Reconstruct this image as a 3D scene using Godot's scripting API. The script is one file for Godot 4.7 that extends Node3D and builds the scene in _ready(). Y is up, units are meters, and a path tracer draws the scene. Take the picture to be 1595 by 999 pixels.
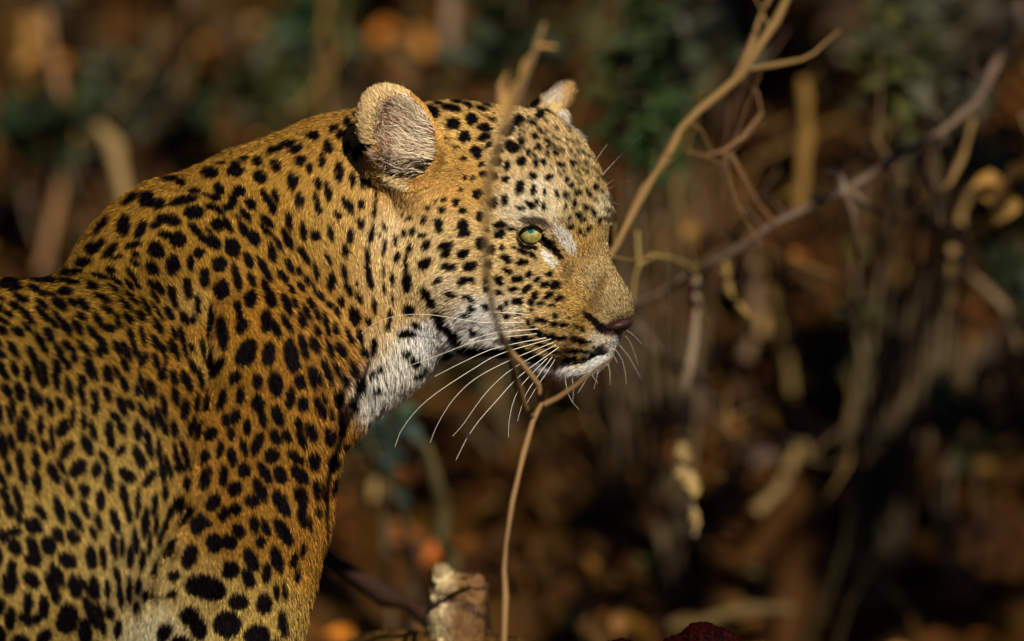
extends Node3D
# A leopard turning its head in dry bush. Figures are laid out in the leopard's own frame: X to its front, Y down from the
# top of its head, Z out to its right side, in units of 0.55 mm; frame V puts that frame into the world (metres, y up).

const S := 0.00055
const CX := 797.5
const CY := 499.5
const DIST := 8.0
const PITCH := 14.0
var V: Transform3D
var cam: Camera3D
var rng := RandomNumberGenerator.new()
var nz := FastNoiseLite.new()
var nz2 := FastNoiseLite.new()
var nzg := FastNoiseLite.new()


func _ready():
	rng.seed = 11
	nz.seed = 3; nz.frequency = 0.06; nz.noise_type = FastNoiseLite.TYPE_SIMPLEX; nz.fractal_octaves = 2
	nz2.seed = 9; nz2.frequency = 0.012; nz2.noise_type = FastNoiseLite.TYPE_SIMPLEX; nz2.fractal_octaves = 2
	nzg.seed = 21; nzg.frequency = 0.9; nzg.noise_type = FastNoiseLite.TYPE_SIMPLEX; nzg.fractal_octaves = 4
	V = Transform3D(Basis(Vector3.RIGHT, deg_to_rad(-PITCH)), Vector3(0, 0.56, 0))
	# camera
	cam = Camera3D.new(); cam.name = "camera"
	var at_ := CameraAttributesPhysical.new()
	var ty: float = 999.0 * S * 0.5 / DIST
	at_.frustum_focal_length = 12.0 / ty
	at_.frustum_focus_distance = DIST - 0.045
	at_.exposure_aperture = 12.0 / ty / 190.0
	at_.frustum_near = 0.1
	at_.frustum_far = 400.0
	cam.attributes = at_
	add_child(cam)
	cam.transform = V * Transform3D(Basis(), Vector3(0, 0, DIST))
	cam.fov = rad_to_deg(2.0 * atan(ty)); cam.near = 0.1; cam.far = 400.0
	# sky and air
	var env := Environment.new()
	env.background_mode = Environment.BG_SKY
	var sm := ProceduralSkyMaterial.new()
	sm.sky_top_color = Color(0.25, 0.38, 0.62); sm.sky_horizon_color = Color(0.62, 0.62, 0.6); sm.sky_curve = 0.2
	sm.ground_bottom_color = Color(0.10, 0.08, 0.06); sm.ground_horizon_color = Color(0.35, 0.3, 0.25)
	var sky := Sky.new(); sky.sky_material = sm; env.sky = sky
	env.background_energy_multiplier = 0.34
	env.tonemap_mode = Environment.TONE_MAPPER_LINEAR
	env.tonemap_exposure = 1.22
	env.sdfgi_enabled = true; env.ssao_enabled = true; env.ssil_enabled = true
	var we := WorldEnvironment.new(); we.name = "environment"; we.environment = env; add_child(we)
	var sun := DirectionalLight3D.new(); sun.name = "sun"
	sun.light_color = Color(1.0, 0.94, 0.84); sun.light_energy = 1.6; sun.light_angular_distance = 0.5; sun.shadow_enabled = true
	add_child(sun)
	sun.look_at_from_position(Vector3(0.34, 0.85, 0.8) * 5.0, Vector3.ZERO)

	make_ground()
	make_litter()
	make_background()
	make_added_shade_trees()
	make_leopard()
	make_carcass()
	make_front_stem()


# ---------------------------------------------------------------- helpers
func numbered(n: String, parent: Node) -> String:
	if parent.get_node_or_null(NodePath(n)) == null: return n
	var k := 1
	while parent.get_node_or_null(NodePath("%s_%03d" % [n, k])) != null: k += 1
	return "%s_%03d" % [n, k]


func put(o: Node3D, called: String, parent: Node = self) -> Node3D:
	o.name = numbered(called, parent)
	parent.add_child(o, true)
	return o


func tag(o: Node, label: String, category: String, group := "") -> Node:
	o.set_meta("label", label); o.set_meta("category", category)
	if group: o.set_meta("group", group)
	return o


func mi(mesh: Mesh, mat: Material) -> MeshInstance3D:
	var o := MeshInstance3D.new(); o.mesh = mesh; o.material_override = mat
	return o


func mat(c: Color, rough := 0.8, spec := 0.4) -> StandardMaterial3D:
	var m := StandardMaterial3D.new()
	m.albedo_color = c.linear_to_srgb(); m.roughness = rough; m.metallic_specular = spec
	return m


func vmat(rough := 0.7, spec := 0.4) -> StandardMaterial3D:
	var m := StandardMaterial3D.new()
	m.vertex_color_use_as_albedo = true; m.roughness = rough; m.metallic_specular = spec
	return m


func L(x: float, y: float, z: float) -> Vector3:   # leopard units to metres in frame V
	return Vector3((x - CX) * S, (CY - y) * S, z * S)


func at(px: float, py: float, d: float) -> Vector3:   # a world point d metres beyond (-) or before (+) the leopard
	var k: float = (DIST - d) / DIST
	return V * Vector3((px - CX) * S * k, (CY - py) * S * k, d)


func arr_mesh(v: PackedVector3Array, n: PackedVector3Array, c: PackedColorArray, ix: PackedInt32Array) -> ArrayMesh:
	var a := []
	a.resize(Mesh.ARRAY_MAX)
	a[Mesh.ARRAY_VERTEX] = v; a[Mesh.ARRAY_NORMAL] = n; a[Mesh.ARRAY_INDEX] = ix
	if c.size(): a[Mesh.ARRAY_COLOR] = c
	var m := ArrayMesh.new()
	m.add_surface_from_arrays(Mesh.PRIMITIVE_TRIANGLES, a)
	return m


func spline(pts: Array, step: float) -> PackedVector3Array:   # points of Vector4 (xyz, radius) smoothed
	var out := PackedVector3Array()
	for i in pts.size() - 1:
		var p0: Vector3 = pts[max(i - 1, 0)]; var p1: Vector3 = pts[i]; var p2: Vector3 = pts[i + 1]; var p3: Vector3 = pts[min(i + 2, pts.size() - 1)]
		var n: int = clampi(int(p1.distance_to(p2) / step), 1, 14)
		for k in n:
			out.append(p1.cubic_interpolate(p2, p0, p3, float(k) / n))
	out.append(pts[pts.size() - 1])
	return out


# a bent, knotty tube through points; radii run from r0 to r1
func tube(pts: Array, r0: float, r1: float, col: Color, sides := 7, step := 0.02, rough := 0.22, taper_end := false) -> ArrayMesh:
	var line := spline(pts, step)
	var v := PackedVector3Array(); var nn := PackedVector3Array(); var c := PackedColorArray(); var ix := PackedInt32Array()
	var n := line.size()
	var up := Vector3(0.31, 0.2, 0.93).normalized()
	if rough > 0.0:
		for i in n:
			var q := line[i] * 9.0
			line[i] += Vector3(nzg.get_noise_3d(q.x, q.y, q.z), nzg.get_noise_3d(q.y, q.z + 5.0, q.x), nzg.get_noise_3d(q.z, q.x, q.y + 9.0)) * maxf(r0, r1) * 1.6
	var seed_: float = pts[0].x * 37.0 + pts[0].y * 11.0
	for i in n:
		var t: Vector3 = (line[min(i + 1, n - 1)] - line[max(i - 1, 0)]).normalized()
		var a := t.cross(up).normalized(); var b := t.cross(a)
		var f := float(i) / (n - 1)
		var r: float = lerpf(r0, r1, f) * (1.0 + rough * nzg.get_noise_2d(i * 0.7 + seed_ * 3.0, seed_) * 2.0)
		if taper_end and i == n - 1: r *= 0.2
		for k in sides:
			var an := TAU * k / sides
			var d := a * cos(an) + b * sin(an)
			v.append(line[i] + d * r * (1.0 + rough * nzg.get_noise_2d(k * 2.1 + seed_, i * 0.9)))
			nn.append(d)
			var g: float = 1.0 + 0.45 * nzg.get_noise_3d(k * 1.3, i * 0.6, seed_)
			c.append(Color(col.r * g, col.g * g, col.b * g))
	for i in n - 1:
		for k in sides:
			var p := i * sides + k; var q := i * sides + (k + 1) % sides
			for tri in [[p, q, p + sides], [q, q + sides, p + sides]]:
				var cr: Vector3 = (v[tri[2]] - v[tri[0]]).cross(v[tri[1]] - v[tri[0]])
				if cr.dot(nn[tri[0]] + nn[tri[1]]) >= 0.0: ix.append_array(PackedInt32Array([tri[0], tri[1], tri[2]]))
				else: ix.append_array(PackedInt32Array([tri[0], tri[2], tri[1]]))
	return arr_mesh(v, nn, c, ix)


# ---------------------------------------------------------------- ground
func ground_h(x: float, z: float) -> float:
	var b := 0.0
	if z < -0.35: b = (-0.35 - z) * 0.42 * smoothstep(0.0, 0.5, -0.35 - z)
	if b > 2.4: b = 2.4 + (b - 2.4) * 0.05
	var far := clampf(1.0 - (Vector2(x, z).length() - 6.0) / 30.0, 0.0, 1.0)
	return b + 0.035 * nzg.get_noise_2d(x * 2.2, z * 2.2) * far + 0.12 * nzg.get_noise_2d(x * 0.35 + 40.0, z * 0.35) * far * smoothstep(-0.3, -1.2, z)


func axis_steps(lo: float, hi: float, fine_lo: float, fine_hi: float, step: float) -> PackedFloat32Array:
	var a := PackedFloat32Array()
	var x := lo
	while x < hi:
		a.append(x)
		var out: float = max(max(fine_lo - x, x - fine_hi), 0.0)
		var s: float = step + out * 0.35
		if x < fine_lo: s = min(s, max(fine_lo - x, step))
		x += s
	a.append(hi)
	return a


func make_ground():
	var xs := axis_steps(-150, 150, -1.6, 1.6, 0.035)
	var zs := axis_steps(-200, 60, -4.0, 0.6, 0.035)
	var v := PackedVector3Array(); var n := PackedVector3Array(); var c := PackedColorArray(); var ix := PackedInt32Array()
	var e := 0.02
	for z in zs:
		for x in xs:
			var h := ground_h(x, z)
			v.append(Vector3(x, h, z))
			n.append(Vector3(h - ground_h(x + e, z), e, h - ground_h(x, z + e)).normalized())
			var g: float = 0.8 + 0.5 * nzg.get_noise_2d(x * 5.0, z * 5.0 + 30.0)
			c.append(Color(0.045 * g, 0.021 * g, 0.006 * g))  # earth colour kept dark in place of shade over the bank
	var w := xs.size()
	for j in zs.size() - 1:
		for i in w - 1:
			var p := j * w + i
			ix.append_array(PackedInt32Array([p, p + 1, p + w, p + 1, p + w + 1, p + w]))
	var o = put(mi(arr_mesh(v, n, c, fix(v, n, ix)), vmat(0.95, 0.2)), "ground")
	o.set_meta("kind", "structure")
	o.set_meta("label", "brown earth bank rising behind the leopard")


func fix(v: PackedVector3Array, n: PackedVector3Array, ix: PackedInt32Array) -> PackedInt32Array:
	for t in range(0, ix.size(), 3):
		var a := v[ix[t]]
		if (v[ix[t + 2]] - a).cross(v[ix[t + 1]] - a).dot(n[ix[t]] + n[ix[t + 1]] + n[ix[t + 2]]) < 0.0:
			var k := ix[t + 1]; ix[t + 1] = ix[t + 2]; ix[t + 2] = k
	return ix


func leaf_mesh(wide: float, curl: float) -> ArrayMesh:   # one leaf one unit long from the origin along +x
	var v := PackedVector3Array(); var n := PackedVector3Array(); var ix := PackedInt32Array()
	var prof := [0.12, 0.8, 1.0, 0.7, 0.05]
	for i in 5:
		var u := i / 4.0
		for k in 3:
			var s: float = (k - 1) * wide * prof[i]
			v.append(Vector3(u, curl * sin(u * 2.6) - curl * 0.7 * u + abs(s) * 0.45, s))
	for i in 4:
		for k in 2:
			var p := i * 3 + k
			ix.append_array(PackedInt32Array([p, p + 3, p + 1, p + 1, p + 3, p + 4]))
	for i in v.size(): n.append(Vector3(0, 1, -0.4 * sign(v[i].z)).normalized())
	return arr_mesh(v, n, PackedColorArray(), fix(v, n, ix))


func leaf_mat(back := 0.5) -> StandardMaterial3D:
	var m := vmat(0.6, 0.4)
	m.backlight_enabled = true; m.backlight = Color(back, back, back)
	return m


func multi(mesh: Mesh, tr: Array, cols: PackedColorArray, m: Material) -> MultiMeshInstance3D:
	var mm := MultiMesh.new()
	mm.transform_format = MultiMesh.TRANSFORM_3D; mm.use_colors = true; mm.mesh = mesh; mm.instance_count = tr.size()
	for i in tr.size():
		mm.set_instance_transform(i, tr[i]); mm.set_instance_color(i, cols[i])
	var o := MultiMeshInstance3D.new(); o.multimesh = mm; o.material_override = m
	return o


func any_basis(size: float, tilt: float) -> Basis:
	return (Basis(Vector3.UP, rng.randf() * TAU) * Basis(Vector3.RIGHT, rng.randfn(0, tilt)) * Basis(Vector3.BACK, rng.randfn(0, tilt))).scaled(Vector3.ONE * size)


func vary(c: Color, v: float) -> Color:
	var g := exp(rng.randfn(0, v))
	return Color(c.r * g, c.g * g * exp(rng.randfn(0, v * 0.25)), c.b * g)


func make_litter():
	var pal := [Color(0.18, 0.060, 0.005), Color(0.085, 0.033, 0.004), Color(0.16, 0.070, 0.008), Color(0.032, 0.014, 0.004), Color(0.07, 0.042, 0.006), Color(0.12, 0.066, 0.017), Color(0.024, 0.029, 0.007), Color(0.013, 0.007, 0.004)]  # leaf colours darkened to stand in for the bank's deep shade
	for kind in 2:
		var tr := []; var cols := PackedColorArray()
		for i in (15000 if kind == 0 else 8000):
			var z: float = 0.5 - 4.2 * pow(rng.randf(), 0.9)
			var x: float = rng.randf_range(-1.0, 1.0) * 1.25
			var p := Vector3(x, ground_h(x, z) + rng.randf() * 0.025, z)
			var patch: float = nzg.get_noise_2d(x * 2.4 + 7.0, z * 2.4)
			if patch < -0.15 and rng.randf() < 0.6: continue
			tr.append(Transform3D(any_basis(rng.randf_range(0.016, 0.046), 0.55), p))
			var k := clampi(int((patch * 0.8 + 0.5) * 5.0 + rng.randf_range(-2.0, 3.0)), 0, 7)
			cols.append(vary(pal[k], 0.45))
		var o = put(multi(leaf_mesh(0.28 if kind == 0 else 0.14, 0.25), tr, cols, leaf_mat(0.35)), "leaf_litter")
		o.set_meta("kind", "stuff")
		tag(o, "dry brown and orange leaves lying over the bank" if kind == 0 else "narrow withered leaves scattered over the bank", "leaf litter")
	# dry grass
	var gtr := []; var gc := PackedColorArray()
	for i in 800:
		var z: float = -0.5 - 3.2 * rng.randf()
		var x: float = rng.randf_range(-1.0, 1.0) * 1.2
		if nzg.get_noise_2d(x * 1.7 - 9.0, z * 1.7) < -0.05: continue
		var b := Basis(Vector3.UP, rng.randf() * TAU) * Basis(Vector3.BACK, PI / 2 + rng.randfn(0, 0.5))
		gtr.append(Transform3D(b.scaled(Vector3.ONE * rng.randf_range(0.07, 0.24)), Vector3(x, ground_h(x, z), z)))
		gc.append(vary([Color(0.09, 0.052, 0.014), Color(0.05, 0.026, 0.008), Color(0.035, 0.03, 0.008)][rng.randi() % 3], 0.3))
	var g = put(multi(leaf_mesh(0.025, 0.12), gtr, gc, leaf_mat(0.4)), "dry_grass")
	g.set_meta("kind", "stuff"); tag(g, "thin dry grass standing among the fallen leaves", "grass")


# ---------------------------------------------------------------- plants behind
func floor_at(p: Vector3) -> Vector3:
	return Vector3(p.x, ground_h(p.x, p.z), p.z)


func stick(called: String, pts: Array, d: Array, r0: float, r1: float, col: Color, label: String, category := "branch", group := "", shoots := 0) -> Node3D:
	var root := Node3D.new()
	put(root, called)
	var w := []
	for i in pts.size(): w.append(at(pts[i].x, pts[i].y, d[i]))
	root.position = w[0]
	for i in w.size(): w[i] = w[i] - root.position
	put(mi(tube(w, r0, r1, col, 8), vmat(0.8, 0.3)), "stem", root)
	tag(root, label, category, group)
	for k in shoots:   # side shoots
		var i := k % (w.size() - 1)
		var f := rng.randf()
		var p: Vector3 = (w[i] as Vector3).lerp(w[i + 1], f)
		var t: Vector3 = ((w[i + 1] as Vector3) - w[i]).normalized()
		var dir := (t * rng.randf_range(0.2, 0.9) + Vector3(rng.randfn(0, 0.7), rng.randfn(0, 0.7), rng.randfn(0, 0.4))).normalized()
		var ln := rng.randf_range(0.025, 0.085)
		put(mi(tube([p, p + dir * ln * 0.5 + Vector3(rng.randfn(0, 0.006), rng.randfn(0, 0.006), 0), p + dir * ln + Vector3(0, rng.randfn(-0.008, 0.01), 0)], 0.0013, 0.0005, col, 5, 0.01), vmat(0.8, 0.3)), "shoot", root)
	return root


func twig(root: Node3D, pts: Array, d: Array, r0: float, r1: float, col: Color, called := "twig") -> MeshInstance3D:
	var w := []
	for i in pts.size(): w.append(at(pts[i].x, pts[i].y, d[i]) - root.position)
	return put(mi(tube(w, r0, r1, col, 7, 0.015), vmat(0.8, 0.3)), called, root) as MeshInstance3D


func shrub(called: String, px: float, py: float, d: float, rx: float, ry: float, n: int, col: Color, size: float, label: String, category := "shrub", wide := 0.24):
	var mid := at(px, py, d)
	var foot := floor_at(mid + Vector3(rng.randf_range(-0.05, 0.05), 0, rng.randf_range(-0.05, 0.02)))
	if foot.y > mid.y - 0.02: foot = Vector3(mid.x, minf(foot.y, mid.y - 0.05), mid.z)
	var root := Node3D.new(); put(root, called); root.position = foot
	var tr := []; var cols := PackedColorArray()
	var ends := []
	for k in 5:
		var e := mid - foot + Vector3(rng.randf_range(-1, 1) * rx * S, rng.randf_range(-0.4, 1) * ry * S, rng.randf_range(-1, 1) * rx * S * 0.7)
		ends.append(e)
		put(mi(tube([Vector3(rng.randf_range(-.01, .01), -0.02, 0), e * 0.5 + Vector3(rng.randf_range(-.03, .03), 0, 0), e], 0.004, 0.0015, Color(0.12, 0.09, 0.05), 5, 0.04), vmat(0.8, 0.3)), "stem", root)
	for i in n:
		var q := Vector3(rng.randfn(0, 0.45), rng.randfn(0, 0.5), rng.randfn(0, 0.45))
		var e: Vector3 = ends[i % 5]
		var base: Vector3 = (mid - foot).lerp(e, rng.randf()) if i % 2 else mid - foot
		var p := base + Vector3(q.x * rx * S, q.y * ry * S, q.z * rx * S)
		var b := any_basis(size * rng.randf_range(0.6, 1.25), 0.7)
		tr.append(Transform3D(b, p)); cols.append(vary(col, 0.3))
	put(multi(leaf_mesh(wide, 0.2), tr, cols, leaf_mat(0.5)), "leaves", root).set_meta("kind", "stuff")
	tag(root, label, category)


func make_background():
	var tan_ := Color(0.17, 0.105, 0.04); var grey := Color(0.115, 0.08, 0.056); var brown := Color(0.15, 0.085, 0.04)
	# the forked branch rising from behind the face to the top of the picture
	var b = stick("forked_branch", [Vector2(940, 412), Vector2(975, 345), Vector2(1003, 300), Vector2(1040, 235), Vector2(1090, 172), Vector2(1150, 112), Vector2(1180, 72), Vector2(1212, 30), Vector2(1250, -40)], [-0.16, -0.18, -0.2, -0.22, -0.24, -0.25, -0.26, -0.26, -0.27], 0.0040, 0.0036, tan_, "tan branch slanting up from behind the leopard's nose, forked near its top", "branch", "", 9)
	twig(b, [Vector2(1165, 105), Vector2(1205, 98), Vector2(1250, 88), Vector2(1285, 68), Vector2(1308, 45)], [-0.25, -0.25, -0.26, -0.28, -0.3], 0.0027, 0.0009, tan_)
	twig(b, [Vector2(1140, 118), Vector2(1160, 85), Vector2(1170, 60), Vector2(1185, 20), Vector2(1200, -10)], [-0.25, -0.27, -0.28, -0.3, -0.3], 0.004, 0.002, tan_)
	twig(b, [Vector2(1000, 305), Vector2(985, 318), Vector2(975, 340), Vector2(958, 372)], [-0.2, -0.21, -0.21, -0.2], 0.003, 0.0025, tan_)
	b = stick("curved_twig", [Vector2(1072, 236), Vector2(1100, 240), Vector2(1130, 231), Vector2(1158, 212), Vector2(1188, 178)], [-0.25, -0.24, -0.24, -0.25, -0.27], 0.0014, 0.0022, brown, "short curved brown twig right of the tan branch", "twig", "", 4)
	twig(b, [Vector2(1138, 236), Vector2(1160, 278), Vector2(1183, 318), Vector2(1207, 352), Vector2(1222, 400), Vector2(1228, 450), Vector2(1235, 520), Vector2(1250, 560)], [-0.24, -0.25, -0.27, -0.29, -0.33, -0.36, -0.4, -0.42], 0.0024, 0.0007, brown)
	b = stick("long_grey_branch", [Vector2(960, 480), Vector2(1010, 462), Vector2(1075, 428), Vector2(1140, 392), Vector2(1205, 352), Vector2(1265, 318), Vector2(1320, 290), Vector2(1390, 252), Vector2(1460, 212), Vector2(1520, 160), Vector2(1560, 90), Vector2(1580, 20), Vector2(1600, -60)], [-0.42, -0.4, -0.38, -0.36, -0.34, -0.34, -0.35, -0.38, -0.42, -0.46, -0.5, -0.54, -0.58], 0.0034, 0.0036, grey, "long grey-violet branch sloping across the right of the picture", "branch", "", 16)
	twig(b, [Vector2(1312, 296), Vector2(1308, 272), Vector2(1296, 266), Vector2(1280, 270)], [-0.35, -0.34, -0.34, -0.34], 0.0045, 0.0015, Color(0.3, 0.25, 0.2), "knot")
	twig(b, [Vector2(1316, 295), Vector2(1325, 330), Vector2(1330, 370), Vector2(1334, 410)], [-0.35, -0.36, -0.38, -0.4], 0.0035, 0.002, grey)
	twig(b, [Vector2(1320, 292), Vector2(1345, 312), Vector2(1370, 332)], [-0.35, -0.36, -0.38], 0.0035, 0.002, grey)
	twig(b, [Vector2(1462, 212), Vector2(1478, 222), Vector2(1442, 240), Vector2(1438, 270), Vector2(1455, 300), Vector2(1468, 345)], [-0.42, -0.42, -0.43, -0.43, -0.44, -0.46], 0.0035, 0.002, grey)
	b = stick("arched_twig", [Vector2(1390, 345), Vector2(1440, 318), Vector2(1480, 285), Vector2(1500, 250), Vector2(1515, 190)], [-0.4, -0.42, -0.44, -0.46, -0.5], 0.003, 0.0028, tan_, "tan twig arching below the long grey branch", "twig")
	b = stick("yellow_twig", [Vector2(985, 470), Vector2(988, 430), Vector2(995, 412), Vector2(1015, 398), Vector2(1045, 402), Vector2(1068, 412), Vector2(1085, 425)], [-0.3, -0.3, -0.3, -0.31, -0.33, -0.35, -0.37], 0.002, 0.0023, Color(0.18, 0.13, 0.045), "thin yellow twig bent over just in front of the nose", "twig")
	twig(b, [Vector2(995, 412), Vector2(993, 390), Vector2(992, 362)], [-0.3, -0.3, -0.3], 0.0022, 0.0016, Color(0.28, 0.2, 0.07))
	# the hanging seed pods
	b = stick("hanging_pods", [Vector2(1082, 420), Vector2(1082, 470), Vector2(1076, 530), Vector2(1070, 590), Vector2(1064, 640), Vector2(1066, 700), Vector2(1074, 760), Vector2(1084, 830)], [-0.4, -0.41, -0.42, -0.43, -0.44, -0.44, -0.44, -0.45], 0.0045, 0.0025, Color(0.24, 0.18, 0.12), "string of pale seed pods hanging on a stem from the grey branch", "seed pods")
	for p in [[1067, 640, 15, 19], [1062, 668, 6, 14], [1066, 705, 16, 22], [1078, 758, 14, 30], [1060, 738, 8, 20], [1083, 808, 7, 24], [1074, 690, 8, 12]]:
		var pod := lump_mesh(lump([[0, -p[3] * 0.5, 0, p[2] * 0.62, p[2] * 0.25, p[3] * 0.5, 3, p[2] * 0.5, 1.0], [-p[2] * 0.5, 0, p[2] * 0.3, p[2] * 0.5, p[2] * 0.5, p[3] * 0.2, -p[2] * 0.3, p[2] * 0.45, 1.0]], 3.0, 6.0), 5.0, 1.3, func(q):
			var g: float = 0.9 + 0.7 * nz.get_noise_3d(q.x * 3.0, q.y * 3.0, q.z * 3.0)
			return Color(0.34 * g, 0.24 * g, 0.10 * g))
		var s := mi(pod, vmat(0.8, 0.2))
		put(s, "seed_pod", b)
		s.transform = Transform3D(V.basis, at(p[0], p[1], -0.43) - V.basis * L(0, 0, 0) - b.position)
	# sticks far behind, blurred
	var far := [
		["upright_stick", [Vector2(200, 330), Vector2(182, 290), Vector2(168, 225), Vector2(150, 190)], -0.95, 0.0085, 0.008, Color(0.22, 0.15, 0.065), "thick pale dry stick standing behind the leopard's shoulder"],
		["grey_stick", [Vector2(258, 175), Vector2(275, 120), Vector2(290, 50), Vector2(300, -30)], -1.3, 0.008, 0.006, Color(0.14, 0.095, 0.055), "greyish upright stick above the leopard's back"],
		["leaning_twig", [Vector2(60, 420), Vector2(95, 270), Vector2(90, 150), Vector2(70, 20)], -1.1, 0.006, 0.005, Color(0.20, 0.11, 0.05), "brown twig leaning in the leaves at upper left"],
		["leaning_twig", [Vector2(700, 100), Vector2(690, 40), Vector2(700, -30)], -1.2, 0.008, 0.006, Color(0.16, 0.11, 0.07), "dark upright twig over the leopard's crown"],
		["dry_stem", [Vector2(1240, 330), Vector2(1248, 250), Vector2(1252, 180), Vector2(1255, 120)], -0.75, 0.008, 0.006, Color(0.14, 0.08, 0.02), "golden upright stem between the two branches"],
		["dry_stem", [Vector2(1175, 800), Vector2(1205, 760), Vector2(1235, 715), Vector2(1250, 700)], -0.8, 0.007, 0.008, Color(0.15, 0.10, 0.04), "pale broken stem leaning on the litter at right"],
		["dry_stem", [Vector2(1478, 480), Vector2(1480, 400), Vector2(1498, 330), Vector2(1520, 270)], -0.6, 0.006, 0.004, Color(0.22, 0.14, 0.05), "thin dark stem bending up near the right edge"],
		["dry_stem", [Vector2(1330, 620), Vector2(1345, 560), Vector2(1352, 480), Vector2(1362, 390)], -0.9, 0.006, 0.004, Color(0.13, 0.085, 0.03), "dry stalk under the long grey branch"],
		["dry_stem", [Vector2(1160, 560), Vector2(1170, 470), Vector2(1162, 400)], -0.9, 0.008, 0.006, Color(0.11, 0.07, 0.04), "brownish stalk beside the hanging pods"],
		["fallen_stick", [Vector2(640, 800), Vector2(720, 785), Vector2(830, 782), Vector2(930, 790)], -0.95, 0.008, 0.006, Color(0.08, 0.06, 0.04), "grey stick lying in the litter behind the front stem"],
		["fallen_stick", [Vector2(660, 690), Vector2(672, 760), Vector2(690, 830), Vector2(712, 880)], -0.6, 0.006, 0.008, Color(0.08, 0.065, 0.025), "olive stick leaning above the carcass leg"],
		["dry_stem", [Vector2(985, 500), Vector2(1020, 545), Vector2(1075, 585), Vector2(1150, 640), Vector2(1250, 690)], -0.6, 0.005, 0.001, Color(0.10, 0.075, 0.05), "grey stem running down right from the nose"],
		["fallen_stick", [Vector2(1040, 975), Vector2(1130, 955), Vector2(1230, 950)], -0.7, 0.006, 0.006, Color(0.08, 0.055, 0.02), "yellowish stick lying behind the red flesh"],
		["dry_stem", [Vector2(1590, 560), Vector2(1560, 480), Vector2(1500, 420), Vector2(1425, 330)], -0.7, 0.004, 0.003, Color(0.16, 0.11, 0.06), "dark twig crossing the right edge"],
	]
	for f in far:
		var dd := []
		for i in f[1].size(): dd.append(f[2] - 0.02 * i)
		stick(f[0], f[1], dd, f[3], f[4], f[5], f[6], "stick")
	# a thicket of thin dry stems, alike and tangled
	var ts := RandomNumberGenerator.new(); ts.seed = 19
	for i in 56:
		var x := ts.randf_range(960, 1640) if i % 4 else ts.randf_range(-40, 900)
		var y := ts.randf_range(120, 900) if i % 4 else ts.randf_range(60, 260)
		var d := ts.randf_range(-1.15, -0.42) if i % 4 else ts.randf_range(-1.5, -0.9)
		var lean := ts.randfn(0.0, 0.45)
		var ln := ts.randf_range(120, 380)
		var bow := ts.randfn(0, 40)
		var pts := []; var dd := []
		for k in 6:
			var f := k / 5.0
			pts.append(Vector2(x + sin(lean) * ln * f + bow * sin(f * PI) + ts.randfn(0, 5), y - cos(lean) * ln * f + ts.randfn(0, 4))); dd.append(d - 0.05 * f)
		var st = stick("thin_stem", pts, dd, ts.randf_range(0.0018, 0.0036), 0.0009, vary([Color(0.11, 0.062, 0.016), Color(0.075, 0.046, 0.022), Color(0.065, 0.03, 0.008), Color(0.14, 0.085, 0.024)][i % 4], 0.25), stem_label(i, x + sin(lean) * ln * 0.5, y - cos(lean) * ln * 0.5, sin(lean), absf(bow)), "stem", "thin dry stems of the thicket")
		if i % 2:
			twig(st, [pts[2], pts[2] + Vector2(ts.randfn(0, 26), ts.randf_range(-50, 20)), pts[2] + Vector2(ts.randfn(0, 60), ts.randf_range(-90, 60))], [d - 0.02, d - 0.02, d - 0.04], 0.0016, 0.0007, Color(0.13, 0.085, 0.04))
	# papery seed heads and curled leaves among the stems
	var heads := [[1370, 390, 18, -0.85], [1435, 440, 22, -0.9], [1260, 480, 20, -0.9], [1100, 385, 26, -0.8], [1195, 490, 26, -0.95], [1240, 405, 14, -0.8], [1570, 300, 34, -0.55], [1425, 600, 22, -0.9], [905, 725, 26, -1.0], [950, 665, 34, -1.1], [605, 755, 24, -0.9], [1160, 690, 26, -1.0], [1475, 715, 24, -0.8], [1180, 880, 20, -0.8], [960, 960, 18, -0.7], [620, 65, 34, -1.4], [385, 60, 26, -1.4], [330, 290, 22, -1.0], [40, 60, 30, -1.3], [90, 130, 34, -1.3]]
	var names := ["below the grey branch's knot", "among stems right of the knot", "hanging under the forked twig", "under the grey branch near the nose", "between the hanging twigs", "beside the forked brown twig", "large at the right edge", "at mid height in the right thicket", "on the litter right of the front stem", "orange one below the chin", "beside the small blue-green seedling", "behind the hanging pods", "rusty one low in the right thicket", "low on the litter right of the pods", "beside the red flesh", "bright orange one above the ears", "high above the leopard's neck", "near the withers", "at the top left corner", "large one at upper left"]
	for i in heads.size():
		var h = heads[i]
		var root := Node3D.new(); put(root, "curled_leaf"); root.position = at(h[0], h[1], h[3])
		var col: Color = [Color(0.24, 0.125, 0.028), Color(0.21, 0.14, 0.05), Color(0.22, 0.085, 0.012)][i % 3]
		if i in [9, 12, 15, 19]: col = Color(0.32, 0.115, 0.01)
		for k in 4:
			var lf := mi(leaf_mesh(0.4, 0.35), mat(vary(col, 0.2), 0.7))
			(lf.material_override as StandardMaterial3D).backlight_enabled = true
			(lf.material_override as StandardMaterial3D).backlight = Color(0.4, 0.3, 0.15)
			put(lf, "leaf", root)
			lf.basis = any_basis(h[2] * S * 1.9, 1.0)
		tag(root, "curled dry leaf " + names[i], "dry leaf", "curled dry leaves caught in the bush")
	# green plants
	var g1 := Color(0.022, 0.042, 0.009); var g2 := Color(0.042, 0.05, 0.026); var g3 := Color(0.038, 0.045, 0.009); var g4 := Color(0.009, 0.02, 0.004)
	shrub("leafy_shrub", 1010, 90, -0.75, 55, 130, 110, g1, 0.032, "green leafy shrub right of the far ear")
	shrub("leafy_shrub", 1015, 195, -0.7, 45, 70, 50, Color(0.025, 0.06, 0.014), 0.03, "bright green sprig beside the tan branch")
	shrub("grey_shrub", 1085, 95, -0.9, 70, 90, 90, g2, 0.034, "grey-green shrub behind the tan branch")
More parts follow.
